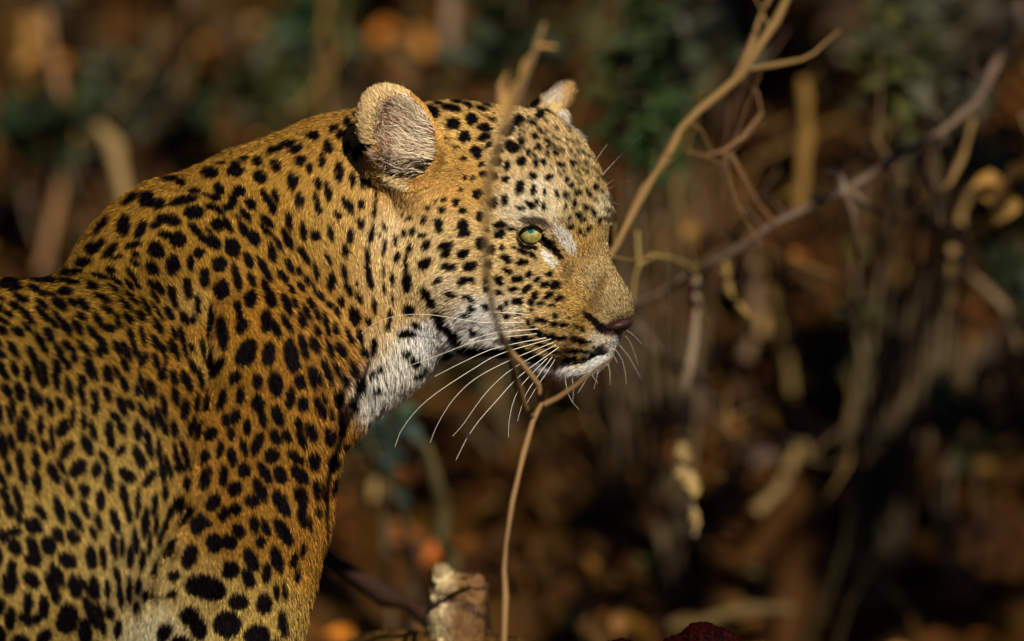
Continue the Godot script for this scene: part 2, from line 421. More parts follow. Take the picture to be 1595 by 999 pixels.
	shrub("leafy_shrub", 790, 60, -1.0, 70, 80, 70, g4, 0.04, "dark green shrub behind the dry bud")
	shrub("grey_shrub", 1420, 30, -0.8, 70, 90, 80, g2, 0.035, "grey-green shrub at the top right")
	shrub("leafy_shrub", 1390, 130, -0.7, 60, 90, 70, g3, 0.035, "olive shrub above the long grey branch")
	shrub("grey_shrub", 1450, 160, -0.7, 40, 60, 40, g2, 0.03, "small grey sprig above the bend of the grey branch")
	shrub("leafy_shrub", 1545, 275, -0.9, 45, 70, 60, g4, 0.035, "dark green bush by the right edge under the grey branch")
	shrub("leafy_shrub", 1580, 450, -0.9, 45, 90, 70, g4, 0.035, "dark green bush at mid height of the right edge")
	shrub("leafy_vine", 1350, 540, -0.8, 34, 80, 50, g3, 0.028, "yellow-green climber in the right thicket", "climber")
	shrub("leafy_vine", 1380, 750, -0.8, 34, 60, 40, g4, 0.03, "dark green weed low in the right thicket", "weed")
	shrub("leafy_vine", 1490, 660, -0.75, 40, 60, 40, g4, 0.03, "dark green weed near the right edge", "weed")
	shrub("seedling", 600, 690, -0.65, 60, 55, 60, Color(0.022, 0.04, 0.028), 0.03, "blue-green seedling under the leopard's throat", "seedling")
	shrub("seedling", 720, 575, -0.9, 60, 40, 40, Color(0.03, 0.03, 0.006), 0.03, "olive weed under the leopard's chin", "weed")
	shrub("leafy_shrub", 480, 20, -1.3, 50, 60, 60, Color(0.018, 0.05, 0.012), 0.04, "bright green weed at the top of the bank", "weed")
	shrub("leafy_shrub", 70, 210, -1.1, 60, 60, 60, g4, 0.04, "dark green weed at far left of the bank", "weed")
	shrub("grey_shrub", 200, 150, -1.2, 60, 70, 60, g2, 0.036, "grey-green weed above the pale stick", "weed")
	shrub("leafy_shrub", 410, 145, -1.2, 60, 40, 50, g3, 0.036, "yellow-green weed above the leopard's neck", "weed")
	shrub("leafy_shrub", 280, 220, -1.0, 50, 40, 40, g4, 0.036, "small dark weed behind the withers", "weed")
	shrub("grey_shrub", 520, 110, -1.3, 50, 50, 40, g2, 0.036, "grey weed left of the near ear", "weed")
	shrub("leafy_shrub", 1000, 60, -1.4, 160, 60, 80, g3, 0.04, "olive bush far behind the tan branch")
	shrub("leafy_shrub", 1250, 60, -1.4, 160, 90, 110, Color(0.045, 0.026, 0.008), 0.045, "brown withering bush behind the fork of the branch")
	shrub("leafy_shrub", 1520, 90, -1.2, 120, 120, 110, Color(0.026, 0.02, 0.008), 0.045, "brown-green bush in the top right corner")


# ---------------------------------------------------------------- the leopard: its shape as a field of rounded limbs
var pa: Array[Vector3] = []; var pab: Array[Vector3] = []; var pr0 := PackedFloat32Array(); var pr1 := PackedFloat32Array()
var pzs := PackedFloat32Array(); var pk := PackedFloat32Array(); var ptype := PackedInt32Array(); var pinv: Array[Basis] = []
var psub := PackedInt32Array()


func limb(ax, ay, az, ra, bx, by, bz, rb, zs := 1.0, k := 40.0, sub := 0):
	pa.append(Vector3(ax, ay, az)); pab.append(Vector3(bx - ax, by - ay, bz - az)); pr0.append(ra); pr1.append(rb)
	pzs.append(1.0 / zs); pk.append(k); ptype.append(0); pinv.append(Basis()); psub.append(sub)


func blob(c: Vector3, u: Vector3, v: Vector3, su: float, sv: float, sw: float, k := 20.0, sub := 0):   # an ellipsoid on axes u, v
	u = u.normalized(); var w := u.cross(v).normalized(); v = w.cross(u)
	pa.append(c); pab.append(Vector3(su, sv, sw)); pr0.append(minf(su, minf(sv, sw))); pr1.append(maxf(su, maxf(sv, sw)))
	pzs.append(1.0); pk.append(k); ptype.append(1); pinv.append(Basis(u, v, w).transposed()); psub.append(sub)


func prim(i: int, p: Vector3) -> float:
	var q := p - pa[i]
	if ptype[i] == 0:
		var ab := pab[i]
		var t := clampf(q.dot(ab) / maxf(ab.length_squared(), 0.001), 0.0, 1.0)
		q -= ab * t
		q.z *= pzs[i]
		return q.length() - lerpf(pr0[i], pr1[i], t)
	q = pinv[i] * q
	var s := pab[i]
	var k0 := (q / s).length()
	var k1 := (q / (s * s)).length()
	return k0 * (k0 - 1.0) / maxf(k1, 0.0001)


func field(p: Vector3, cand: PackedInt32Array) -> float:
	var d := 9999.0
	for i in cand:
		var e := prim(i, p)
		var k := pk[i]
		if psub[i] == 0:
			var h := maxf(k - absf(d - e), 0.0) / k
			d = minf(d, e) - h * h * k * 0.25
		else:
			var h := maxf(k - absf(d + e), 0.0) / k
			d = maxf(d, -e) + h * h * k * 0.25
	return d


const EAR_C := Vector3(622, 213, 96)
const EAR_U := Vector3(-0.47, -0.87, 0.05)
const EAR_N := Vector3(0.30, 0.02, 0.95)
const EYE := Vector3(827.5, 364.5, 70)


func make_field():
	# trunk, from the rump (nearer to us) to the chest
	limb(-980, 800, 190, 250, -620, 770, 160, 300, 0.72, 60)
	limb(-620, 782, 150, 310, 60, 784, 75, 345, 0.64, 55)
	limb(60, 784, 75, 345, 222, 745, -6, 278, 0.64, 40)
	# withers and neck
	limb(280, 505, -70, 178, 352, 505, -70, 245, 0.56, 55)
	limb(345, 500, -60, 245, 560, 380, -50, 195, 0.62, 70)
	limb(560, 380, -50, 192, 690, 320, -35, 155, 0.74, 70)
	limb(440, 600, -60, 115, 575, 515, -40, 82, 0.9, 60)
	limb(575, 515, -40, 82, 735, 440, -20, 84, 0.95, 40)
	limb(140, 505, -30, 82, 30, 560, 20, 110, 0.7, 40)
	# near shoulder and foreleg
	limb(325, 470, 35, 110, 405, 585, 62, 150, 0.58, 30)
	limb(405, 585, 62, 150, 390, 800, 70, 120, 0.73, 14)
	limb(390, 800, 70, 122, 338, 1060, 60, 112, 0.72, 14)
	limb(318, 1060, 50, 112, 280, 1230, 10, 66, 0.8, 40)
	limb(280, 1230, 10, 64, 300, 1450, -60, 44, 1.0, 30)
	limb(300, 1452, -60, 46, 365, 1478, -60, 34, 1.1, 20)
	# far foreleg, chest between
	limb(360, 620, -190, 125, 320, 1060, -190, 96, 0.6, 30)
	limb(330, 1060, -190, 96, 300, 1240, -230, 60, 0.9, 30)
	limb(300, 1240, -230, 60, 330, 1450, -280, 44, 1.0, 30)
	limb(330, 1452, -280, 46, 395, 1478, -285, 34, 1.1, 20)
	limb(410, 640, -70, 100, 335, 900, -60, 100, 0.9, 40)
	# hind legs and tail root, outside the picture
	for z in [230, 20]:
		limb(-960, 820, z, 210, -880, 1080, z - 40, 120, 0.6, 40)
		limb(-880, 1080, z - 40, 110, -1020, 1260, z - 100, 55, 0.8, 30)
		limb(-1020, 1260, z - 100, 52, -970, 1450, z - 150, 42, 1.0, 30)
		limb(-970, 1450, z - 150, 46, -900, 1478, z - 150, 36, 1.1, 20)
	limb(-1150, 690, 190, 60, -1300, 900, 200, 40, 1.0, 40)
	# skull, cheeks, muzzle
	limb(735, 318, -42, 152, 800, 312, -25, 142, 0.88, 40)
	limb(800, 318, -25, 130, 856, 343, -5, 82, 0.95, 40)
	limb(690, 400, 20, 92, 745, 440, 25, 88, 1.0, 40)
	limb(848, 398, 0, 90, 913, 472, 18, 62, 0.84, 35)
	limb(890, 425, 6, 52, 928, 476, 22, 46, 0.85, 25)
	limb(922, 468, 22, 44, 949, 482, 25, 33, 1.0, 20)
	limb(850, 478, 40, 66, 893, 510, 46, 48, 0.9, 25)
	limb(905, 500, 40, 40, 925, 520, 34, 32, 1.0, 18)
	limb(880, 500, -20, 56, 930, 520, -4, 34, 0.9, 25)
	limb(905, 555, 18, 32, 925, 548, 18, 26, 1.2, 14)
	limb(720, 462, 0, 78, 850, 512, 8, 66, 0.85, 35)
	limb(850, 534, 12, 50, 906, 550, 16, 38, 1.0, 14)
	# brows
	limb(800, 327, 84, 30, 862, 338, 66, 24, 1.0, 26)
	limb(862, 338, 62, 24, 900, 372, 50, 24, 0.8, 26)
	limb(885, 300, -40, 44, 922, 322, -66, 18, 1.0, 22)
	limb(700, 345, 70, 50, 790, 400, 72, 40, 1.0, 40)
	# ears
	var un := EAR_U.normalized(); var nn := EAR_N.normalized()
	blob(EAR_C, un, nn.cross(un), 84, 60, 26, 20)
	limb(600, 258, 80, 34, 590, 236, 88, 22, 0.8, 14)
	limb(650, 285, 75, 42, 690, 262, 80, 36, 0.9, 26)
	blob(EAR_C + nn * 24.0 - un * 8.0 + Vector3(5, 0, 0), un, nn.cross(un), 68, 45, 30, 12, 1)
	limb(640, 258, 128, 22, 622, 272, 126, 18, 1.2, 12, 1)
	limb(838, 196, -90, 34, 881, 141, -92, 12, 1.2, 14)
	limb(872, 150, -90, 9, 868, 205, -86, 14, 1.6, 10)
	# eye socket: lids round the eyeball, an almond opening, the inner corner running to the nose
	blob(EYE + Vector3(0, 0, -2), Vector3(1, 0.1, -0.15), Vector3(0, 1, 0), 30, 25, 26, 10)
	blob(EYE + Vector3(0.5, 3.5, 20), Vector3(1, 0.06, -0.1), Vector3(0, 1, 0), 23, 16.5, 26, 3, 1)
	limb(840, 368, 84, 5, 866, 392, 72, 4, 1.5, 5, 1)
	# nostril and mouth
	limb(916, 492, 62, 4, 930, 508, 62, 6, 1.0, 6, 1)
	limb(930, 508, 62, 6, 945, 514, 52, 6, 1.2, 6, 1)
	limb(944, 528, 20, 4, 938, 548, 42, 4, 5.0, 8, 1)
	limb(938, 550, 40, 4, 905, 566, 62, 4, 4.0, 8, 1)
	limb(905, 566, 60, 4, 850, 567, 75, 5, 3.5, 8, 1)
	limb(850, 567, 72, 5, 812, 548, 85, 4, 3.0, 8, 1)


func near_z(x: float, y: float) -> float:   # where the skin's near side is
	var all := PackedInt32Array(range(pa.size()))
	var z := 420.0
	while z > -200.0:
		var d := field(Vector3(x, y, z), all)
		if d < 0.5: return z
		z -= maxf(d * 0.5, 0.6)
	return z


func make_creases():
	var cut := []
	for c in [[330, 450, 330, 500], [330, 500, 326, 570], [326, 570, 322, 640], [322, 640, 312, 720], [312, 720, 298, 790], [298, 790, 268, 860], [268, 860, 240, 930], [240, 930, 222, 1010]]:
		cut.append([c, near_z(c[0], c[1]), near_z(c[2], c[3])])
	cut.append([[612, 262, 640, 268], near_z(612, 262) + 6.0, near_z(640, 268) + 6.0])
	for q in cut:
		var c = q[0]
		limb(c[0], c[1], q[1], 5 if c[0] < 400 else 15, c[2], c[3], q[2], 5 if c[0] < 400 else 15, 5.0 if c[0] < 400 else 1.6, 26 if c[0] < 400 else 12, 1)


func nets(lo: Vector3, hi: Vector3, h: float) -> Dictionary:
	var nx := int((hi.x - lo.x) / h) + 1; var ny := int((hi.y - lo.y) / h) + 1; var nzz := int((hi.z - lo.z) / h) + 1
	var B := 6
	var val := PackedFloat32Array(); val.resize(nx * ny * nzz); val.fill(99.0)
	var all := PackedInt32Array(range(pa.size()))
	var active := []
	var br := B * h * 0.87
	for bz in range(0, nzz, B):
		for by in range(0, ny, B):
			for bx in range(0, nx, B):
				var c := lo + Vector3(bx + B * 0.5, by + B * 0.5, bz + B * 0.5) * h
				var cand := PackedInt32Array()
				var dm := 9999.0
				var ds := PackedFloat32Array()
				for i in all:
					var e := prim(i, c)
					if ptype[i] == 0 and pzs[i] > 1.0: e *= (1.0 / pzs[i]) if e > 0.0 else 1.0
					ds.append(e)
					if psub[i] == 0: dm = minf(dm, e)
				var inside := dm < 0.0
				if absf(dm) > br * 1.9 + 75.0:
					if inside: _fill(val, bx, by, bz, B, nx, ny, nzz, -99.0)
					continue
				for i in all:
					if psub[i] == 0:
						if ds[i] < dm + br * 2.2 + 75.0: cand.append(i)
					elif ds[i] < br * 1.5 + 20.0: cand.append(i)
				var d0 := field(c, cand)
				if absf(d0) > br * 2.0 + h * 2.0:
					_fill(val, bx, by, bz, B, nx, ny, nzz, 99.0 * signf(d0))
					continue
				active.append(Vector3i(bx, by, bz))
				for k in range(bz, mini(bz + B, nzz)):
					for j in range(by, mini(by + B, ny)):
						var row := (k * ny + j) * nx
						for i in range(bx, mini(bx + B, nx)):
							val[row + i] = field(lo + Vector3(i, j, k) * h, cand)
	var vid := {}
	var v := PackedVector3Array(); var nrm := PackedVector3Array(); var ix := PackedInt32Array()
	var sx := 1; var sy := nx; var sz := nx * ny
	var off := [0, sx, sy, sx + sy, sz, sx + sz, sy + sz, sx + sy + sz]
	var co := [Vector3(0, 0, 0), Vector3(1, 0, 0), Vector3(0, 1, 0), Vector3(1, 1, 0), Vector3(0, 0, 1), Vector3(1, 0, 1), Vector3(0, 1, 1), Vector3(1, 1, 1)]
	var edges := [[0, 1], [2, 3], [4, 5], [6, 7], [0, 2], [1, 3], [4, 6], [5, 7], [0, 4], [1, 5], [2, 6], [3, 7]]
	var cells := PackedInt32Array()
	for b in active:
		for k in range(b.z, mini(b.z + B, nzz - 1)):
			for j in range(b.y, mini(b.y + B, ny - 1)):
				for i in range(b.x, mini(b.x + B, nx - 1)):
					var o: int = (k * ny + j) * nx + i
					var s0 := val[o] < 0.0
					if (val[o + sx] < 0.0) == s0 and (val[o + sy] < 0.0) == s0 and (val[o + sx + sy] < 0.0) == s0 and (val[o + sz] < 0.0) == s0 and (val[o + sx + sz] < 0.0) == s0 and (val[o + sy + sz] < 0.0) == s0 and (val[o + sx + sy + sz] < 0.0) == s0: continue
					var sum := Vector3.ZERO; var n := 0
					for e in edges:
						var f0 := val[o + off[e[0]]]; var f1 := val[o + off[e[1]]]
						if (f0 < 0.0) == (f1 < 0.0): continue
						sum += (co[e[0]] as Vector3).lerp(co[e[1]], f0 / (f0 - f1)); n += 1
					var g := Vector3.ZERO
					for q in 8:
						g += ((co[q] as Vector3) - Vector3(0.5, 0.5, 0.5)) * clampf(val[o + off[q]], -h * 3, h * 3)
					vid[o] = v.size()
					v.append(lo + (Vector3(i, j, k) + sum / n) * h)
					nrm.append(g.normalized())
					cells.append(o)
	for o in cells:
		for ax in 3:
			var st: int = [sx, sy, sz][ax]; var u: int = [sy, sz, sx][ax]; var w: int = [sz, sx, sy][ax]
			if o + st >= val.size() or (val[o] < 0.0) == (val[o + st] < 0.0): continue
			var a = vid.get(o - u - w, -1); var b2 = vid.get(o - w, -1); var c2 = vid.get(o, -1); var d2 = vid.get(o - u, -1)
			if a < 0 or b2 < 0 or c2 < 0 or d2 < 0: continue
			ix.append_array(PackedInt32Array([a, b2, c2, a, c2, d2]))
	return {"v": v, "n": nrm, "ix": ix}


func _fill(val: PackedFloat32Array, bx: int, by: int, bz: int, B: int, nx: int, ny: int, nzz: int, what: float):
	for k in range(bz, mini(bz + B, nzz)):
		for j in range(by, mini(by + B, ny)):
			for i in range(bx, mini(bx + B, nx)): val[(k * ny + j) * nx + i] = what


# ---------------------------------------------------------------- the coat: markings and under-jaw shade strokes listed as x, y, half length, half width, turn (degrees)
var head_marks := [
	708,195,11,9,0, 736,188,9,9,0, 725,216,10,9,0, 757,201,11,6,5, 757,216,12,6,-20, 742,236,9,7,0, 745,245,8,5,0, 763,228,8,4,-45, 676,175,12,9,30, 705,170,16,6,15,
	663,155,8,4,10, 687,162,10,3,10, 713,160,10,3,15, 731,165,9,4,30, 752,171,10,4,20, 766,187,9,3,30, 760,164,9,3,20, 694,222,7,5,30, 712,233,7,2,10, 723,250,4,4,0, 751,258,5,4,-40,
	776,255,7,7,0, 778,237,9,6,110, 545,192,6,5,30, 562,206,12,4,90, 543,230,9,5,95, 556,239,11,5,95, 556,179,4,4,0, 571,229,15,10,-50,
	810,188,10,6,30, 805,195,9,4,25, 796,203,8,6,0, 792,210,9,5,0, 824,162,14,8,10, 843,180,9,6,-50, 832,195,7,3,30, 834,216,6,4,30, 844,209,8,2,35, 853,224,7,2,40, 813,224,6,5,60,
	799,232,13,8,30, 823,240,4,4,0, 814,255,8,7,90, 840,233,6,4,60, 834,234,3,3,0, 855,231,4,3,20, 853,242,5,3,80, 865,242,5,4,60, 792,261,7,4,90, 835,258,6,4,60, 834,248,3,3,0, 847,256,5,4,50, 874,260,7,4,20, 892,257,6,4,60,
	551,280,12,5,90, 568,283,11,5,90, 578,283,9,3,90, 587,304,12,3,90, 585,328,12,3,95, 547,323,11,5,70, 565,319,8,5,90, 561,347,7,4,90, 547,367,12,5,95, 541,391,8,4,95, 580,365,15,4,100, 574,398,13,3,80, 600,353,7,3,70, 600,385,12,2.5,95, 593,365,4,1.5,90,
	618,374,8,3.5,95, 621,398,8,5,100, 640,385,9,4,105, 635,400,11,3,100, 628,335,3,3,0, 640,340,5,4,0, 632,362,6,4,90, 645,359,6,5,-40, 668,324,4,4,0, 663,342,6,4,-60, 660,366,6,4,-10, 666,381,8,6,-45,
	690,328,6,6,0, 684,346,7,6,0, 687,356,6,6,0, 713,317,7,5,-70, 723,330,6,5,0, 722,352,8,8,0, 725,364,9,6,0, 693,311,4,3,0, 681,313,3,2,90, 719,298,3,3,0, 737,280,5,3,-60, 725,278,3,3,0, 754,273,5,5,0, 772,277,6,5,90, 745,304,8,6,-60, 769,319,9,7,90, 748,340,8,5,90,
	696,383,12,6,-15, 697,395,9,6,-40, 724,396,10,6,-30, 751,380,9,9,0, 766,390,7,7,0, 776,353,6,5,0, 776,367,7,6,0, 760,359,3,3,0, 789,282,6,5,-40, 791,263,7,4,90, 830,277,6,5,50, 835,261,4,3,60,
	810,295,11,6.5,100, 831,300,9,4.5,90, 788,315,9,5,105, 827,322,9,4,30, 812,326,6,3,10, 837,317,4,4,0, 847,325,6,3,70, 848,301,6,3,100, 855,280,7,4,-30, 868,306,7,3,70, 880,307,6,3,80, 880,325,6,2,90, 894,320,9,3,100,
	899,303,5,4,50, 889,292,4,4,0, 883,283,3,3,0, 912,325,6,3,50, 916,304,8,3,60, 927,293,5,5,50, 901,338,6,5,60, 910,344,3,3,0, 886,343,3,3,0, 924,335,6,4,60, 933,346,5,3,90, 888,356,4,3,0, 903,362,4,3,0, 916,359,5,3,-30, 910,368,3,3,0,
	782,352,8,6,0, 781,366,8,6,0, 798,359,8,3,0, 783,386,5,4,90, 813,392,9,4,20, 829,398,7,3,40, 789,404,9,5,20, 802,386,4,2,0, 811,408,6,4,0]
var face_marks := [
	664,409,12,8,-35, 701,416,11,6,5, 735,415,11,7,-15, 763,412,6,6,0, 636,438,16,7,95, 634,415,12,3,95, 574,423,20,5,82, 578,439,10,5,75, 599,420,9,2,85, 612,432,10,4,85, 599,447,9,3,85, 612,463,8,2,80, 557,441,5,2,60, 544,448,12,5,65, 560,463,9,4,65, 584,474,12,4,85,
	666,456,11,7,60, 674,471,8,7,50, 684,437,7,4,-20, 721,439,8,5,-40, 733,436,11,4,20, 757,438,4,4,0, 758,450,5,5,0, 703,459,9,4,20, 732,465,10,4,25, 737,481,6,4,0, 757,478,6,4,30, 727,489,8,3,-10, 742,498,5,2,20, 637,480,9,9,0, 685,493,11,7,20, 648,504,7,5,20, 633,519,14,7,-5,
	608,487,8,4,90, 605,504,9,4,105, 575,498,7,5,90, 553,490,15,9,75, 560,525,12,5,80, 543,523,10,4,70, 693,508,14,6,20, 710,520,14,8,40, 720,531,20,6,30, 741,513,10,4,20, 745,541,30,8,8, 776,546,20,8,14, 700,548,16,5,-20, 655,575,14,5,-30, 755,520,6,2,30, 582,538,13,5,100, 631,546,8,5,-30, 562,545,9,5,0,  # the long dark strokes under the jaw paint in its shade
	645,559,10,7,40, 590,571,6,5,-60, 576,581,8,5,-60, 565,548,9,9,0, 546,578,14,3,75, 585,604,7,4,-20, 560,602,6,4,60,
	791,422,8,4,20, 810,410,6,4,0, 820,409,4,3,0, 825,428,6,5,-60, 806,435,9,5,-5, 837,436,6,4,-20, 849,444,7,5,-20, 866,445,9,6,-10, 856,428,6,4,0, 822,450,10,5,-35, 800,450,9,4,0, 778,437,8,6,60, 778,455,6,5,0, 807,469,9,6,-5, 836,460,8,5,-50, 829,471,5,5,0, 855,461,10,4,-35, 871,466,7,4,-10,
	843,474,6,3,-20, 859,476,5,3,0, 789,472,4,3,90, 781,480,5,5,0, 790,492,5,4,0, 810,488,3,3,0, 831,482,3,3,0, 865,492,5,4,0, 886,495,4,2,0, 844,499,11,4,5, 864,504,6,4,0, 879,506,7,4,0, 833,512,5,5,60, 843,519,7,5,30, 825,502,5,3,90, 860,524,9,5,10, 875,526,8,4,0, 895,528,7,5,20, 906,531,9,5,15,
	907,513,5,4,30, 898,508,4,3,0, 917,533,5,2,0, 849,538,16,4,20, 865,546,10,4,10, 895,546,18,3.5,0, 823,528,10,5,20, 804,528,8,4,30, 924,542,3,2,0, 930,541,2.5,2,0, 885,558,9,4,0, 912,547,6,3,0, 922,550,3,2.5,0, 897,557,5,4,0, 909,557,3,3,0]
var neck_marks := [
	159,350,16,5,-50, 205,309,14,5,-35, 267,278,13,4,-5, 282,284,8,6,30, 231,311,12,12,0, 251,318,9,7,-50, 195,350,16,10,100, 146,386,10,9,0, 161,377,6,6,0, 175,389,15,6,-45, 222,357,14,7,115, 304,297,10,5,0, 287,313,22,6,-15, 265,342,18,8,10, 246,350,9,5,-20, 304,331,15,10,0, 328,269,13,8,0, 329,305,12,4,15, 333,323,12,5,20,
	261,366,12,6,15, 280,373,11,12,0, 246,389,13,11,50, 211,381,12,5,-15, 214,396,7,5,20, 214,409,9,4,30, 240,417,11,8,50, 272,412,14,10,95, 306,357,12,6,45, 316,370,9,5,40, 332,376,13,7,20, 329,361,9,3,45, 312,394,8,8,0, 299,409,13,5,90, 321,425,8,7,90, 183,400,12,4,-5, 175,420,9,6,20, 131,409,14,6,-20,
	368,266,13,8,0, 368,256,8,5,0, 403,252,8,7,0, 408,276,11,9,30, 432,258,10,7,65, 450,224,12,5,-10, 432,232,14,5,-20, 463,232,10,6,-20, 471,250,8,7,0, 485,263,8,5,95, 490,212,9,6,-10, 521,200,8,5,-35, 543,191,7,6,20, 533,210,8,6,-60, 513,229,10,7,70, 504,250,9,5,95, 542,231,9,5,105, 563,205,12,4,80, 530,269,15,7,92,
	498,287,9,5,80, 513,298,14,5,80, 457,284,14,6,80, 463,282,7,5,90, 469,311,12,6,90, 342,295,9,7,60, 373,298,10,8,-10, 364,312,9,5,65, 358,322,9,6,-10, 391,317,10,7,55, 338,308,7,5,0, 416,306,11,6,60, 426,322,11,6,70, 432,306,11,5,65, 495,309,9,4,75, 498,324,9,5,75, 540,316,10,5,70, 548,321,9,4,70, 344,254,8,3,-10, 383,247,9,3,-10,
	340,327,12,4,30, 383,334,12,5,50, 373,338,8,2,10, 341,350,10,9,40, 356,350,13,5,60, 381,357,14,6,62, 397,370,12,8,65, 335,378,11,9,40, 364,386,14,11,70, 344,411,11,11,0, 418,344,12,5,45, 416,358,13,4,48, 435,379,13,4,60, 452,344,14,5,85, 449,371,16,6,65, 474,360,14,5,85, 493,366,8,7,20, 517,363,12,4,80, 539,389,9,5,95, 528,335,7,5,60, 565,349,7,4,90,
	425,394,14,6,80, 388,405,13,6,65, 413,418,21,6,62, 370,432,21,6,75, 348,450,15,11,80, 394,437,13,5,70, 393,466,12,9,90, 415,448,15,5,70, 423,467,13,8,70, 474,395,13,5,60, 479,400,10,4,65, 453,414,12,5,60, 468,422,8,4,65, 442,430,12,5,60, 493,422,14,4,82, 513,403,10,3,60, 537,422,13,4,75, 517,438,14,6,95, 480,436,7,4,60, 470,446,9,5,58, 455,451,9,4,65, 490,448,13,3,75, 501,461,8,4,65, 484,472,9,5,60, 445,469,11,5,70, 460,472,8,4,60, 532,467,7,5,60, 514,474,7,5,60, 373,475,6,5,0]
var shoulder_marks := [
	331,501,26,6,95, 352,518,24,8,85, 375,485,15,5,80, 381,508,11,8,-60, 449,476,17,5,68, 418,500,17,8,92, 433,512,13,6,72, 449,503,15,5,58, 472,498,13,6,68, 478,486,13,4,60, 494,491,11,4,70, 508,505,19,4,75, 496,516,11,5,60, 526,485,10,4,72, 523,513,10,4,75, 542,523,13,4,80, 560,523,12,5,85, 388,548,20,13,-65, 422,550,17,9,95, 456,552,25,10,80, 460,568,10,7,0, 475,539,20,6,72, 491,536,13,6,65, 513,543,14,5,72, 529,545,14,6,62, 334,557,14,4,95, 344,570,17,7,-58,
	371,586,10,8,-60, 405,592,12,7,80, 433,595,18,10,80, 470,592,11,8,80, 488,586,19,5,75, 496,583,15,4,65, 509,577,19,5,70, 523,575,12,4,75, 546,575,14,5,72, 535,590,9,5,60, 351,620,17,6,103, 379,613,13,6,90, 406,626,13,9,80, 455,617,16,7,95, 474,626,11,8,90, 433,635,7,6,0, 497,628,13,5,72, 506,619,8,4,75, 526,619,13,7,85, 546,628,11,4,80, 555,599,10,6,85,
	355,652,10,6,95, 371,646,11,8,100, 413,650,12,6,80, 436,645,15,8,65, 500,634,15,6,70, 468,658,10,6,75, 486,670,15,7,70, 472,681,14,6,70, 515,643,11,3,80, 530,660,13,4,92, 511,678,15,6,75, 520,676,10,3,80, 389,662,12,6,90, 364,672,10,6,90, 332,674,11,8,-55, 405,687,18,7,-68, 384,693,14,5,75, 346,697,12,5,100, 325,706,9,6,90, 365,708,14,7,80, 433,677,12,8,55, 450,676,10,6,65, 427,706,11,10,50, 463,708,14,7,35, 490,715,13,8,90, 517,717,13,8,90, 535,694,8,4,90,
	384,728,11,9,90, 416,732,18,7,62, 440,736,13,9,70, 468,735,16,9,55, 326,741,17,7,108, 352,737,16,6,92, 369,757,11,10,-40, 409,759,18,8,65, 396,775,11,9,20, 441,779,21,9,62, 470,768,16,8,75, 472,790,10,5,90, 493,760,15,5,85, 503,764,15,3,85, 519,755,14,4,98, 337,777,13,9,-65, 369,788,10,9,-20, 353,795,10,8,-60, 495,793,9,4,80,
	316,811,15,10,-65, 327,811,8,6,-20, 375,821,12,9,65, 400,811,13,7,80, 417,816,13,6,70, 444,824,22,9,62, 450,833,12,8,70, 472,800,18,6,80, 483,813,12,3,85, 409,839,9,7,90, 338,839,14,12,80, 360,838,12,10,45, 302,859,18,10,103, 395,866,18,9,65, 434,866,20,8,78, 459,868,11,5,105, 472,852,10,4,100, 363,881,13,12,90, 390,894,15,9,75, 418,887,15,7,92, 325,907,28,17,15, 343,918,10,10,0, 375,931,14,12,0, 414,934,14,11,90, 433,916,13,4,85, 445,914,14,3,88, 275,918,9,6,-35, 301,951,14,13,90, 314,971,18,11,75, 358,966,20,19,30, 403,984,18,16,0, 441,966,18,6,85, 286,995,14,12,0, 263,977,15,9,-65, 279,890,9,7,-40, 463,892,10,4,100, 430,998,8,7,0]
var flank_marks := [
	21,827,9,9,0, 38,843,13,9,65, 9,856,17,9,80, 33,874,11,7,90, 30,897,18,11,95, 2,897,9,6,90, 65,840,14,8,65, 66,861,13,11,40, 90,841,15,10,75, 62,892,14,10,50, 102,886,18,8,65, 93,899,18,7,70, 100,917,13,7,80, 118,863,14,11,35, 129,904,17,9,75, 147,906,20,5,58, 154,859,16,8,80, 172,859,16,5,85, 127,827,12,8,60, 104,825,12,7,60, 159,906,18,7,80, 11,935,14,10,-65, 30,953,18,8,95, 57,929,16,7,95, 57,953,14,9,20, 82,935,17,7,88, 72,952,10,7,-40, 111,945,16,7,110, 125,944,14,8,70, 115,963,15,12,0, 11,979,15,11,90, 44,990,14,12,0, 79,985,18,9,-60, 143,974,20,10,85, 154,949,20,7,65, 150,931,14,6,50, 167,945,18,5,75, 170,965,14,5,80,
	5,694,13,5,80, 32,683,13,5,75, 19,689,20,7,80, 48,675,9,7,80, 64,678,10,5,75, 83,689,10,6,70, 94,681,16,4,82, 118,692,11,8,-40, 112,704,8,5,-60, 134,724,14,10,-50, 147,688,16,7,65, 173,708,12,5,60, 162,726,11,7,90, 46,710,14,6,85, 51,737,13,6,75, 70,710,14,6,75, 72,745,17,6,85, 97,731,16,7,65, 110,723,14,4,58, 120,755,13,5,70, 144,756,11,7,75, 168,772,15,6,88, 144,785,15,5,65, 165,805,14,5,72, 28,723,13,5,80, 16,737,20,5,60, 22,764,13,6,60, 43,769,20,6,72, 29,785,14,7,70, 6,788,16,8,85, 45,797,11,5,80, 78,790,13,6,55, 106,787,20,7,72, 131,803,17,6,62, 67,811,14,11,45, 38,819,10,7,0, 157,821,10,5,75,
	188,843,18,5,85, 200,843,16,4,90, 213,859,18,5,90, 221,836,18,5,85, 231,865,16,5,95, 242,838,18,4,95, 193,888,14,5,75, 197,917,20,4.5,85, 178,908,14,5,88, 211,911,20,5,92, 224,904,14,5,95, 248,876,12,3.5,105, 181,944,13,6,75, 193,970,14,6,95, 274,840,9,5,-50, 257,831,12,3.5,105, 220,936,12,4,95, 234,920,12,4,105]
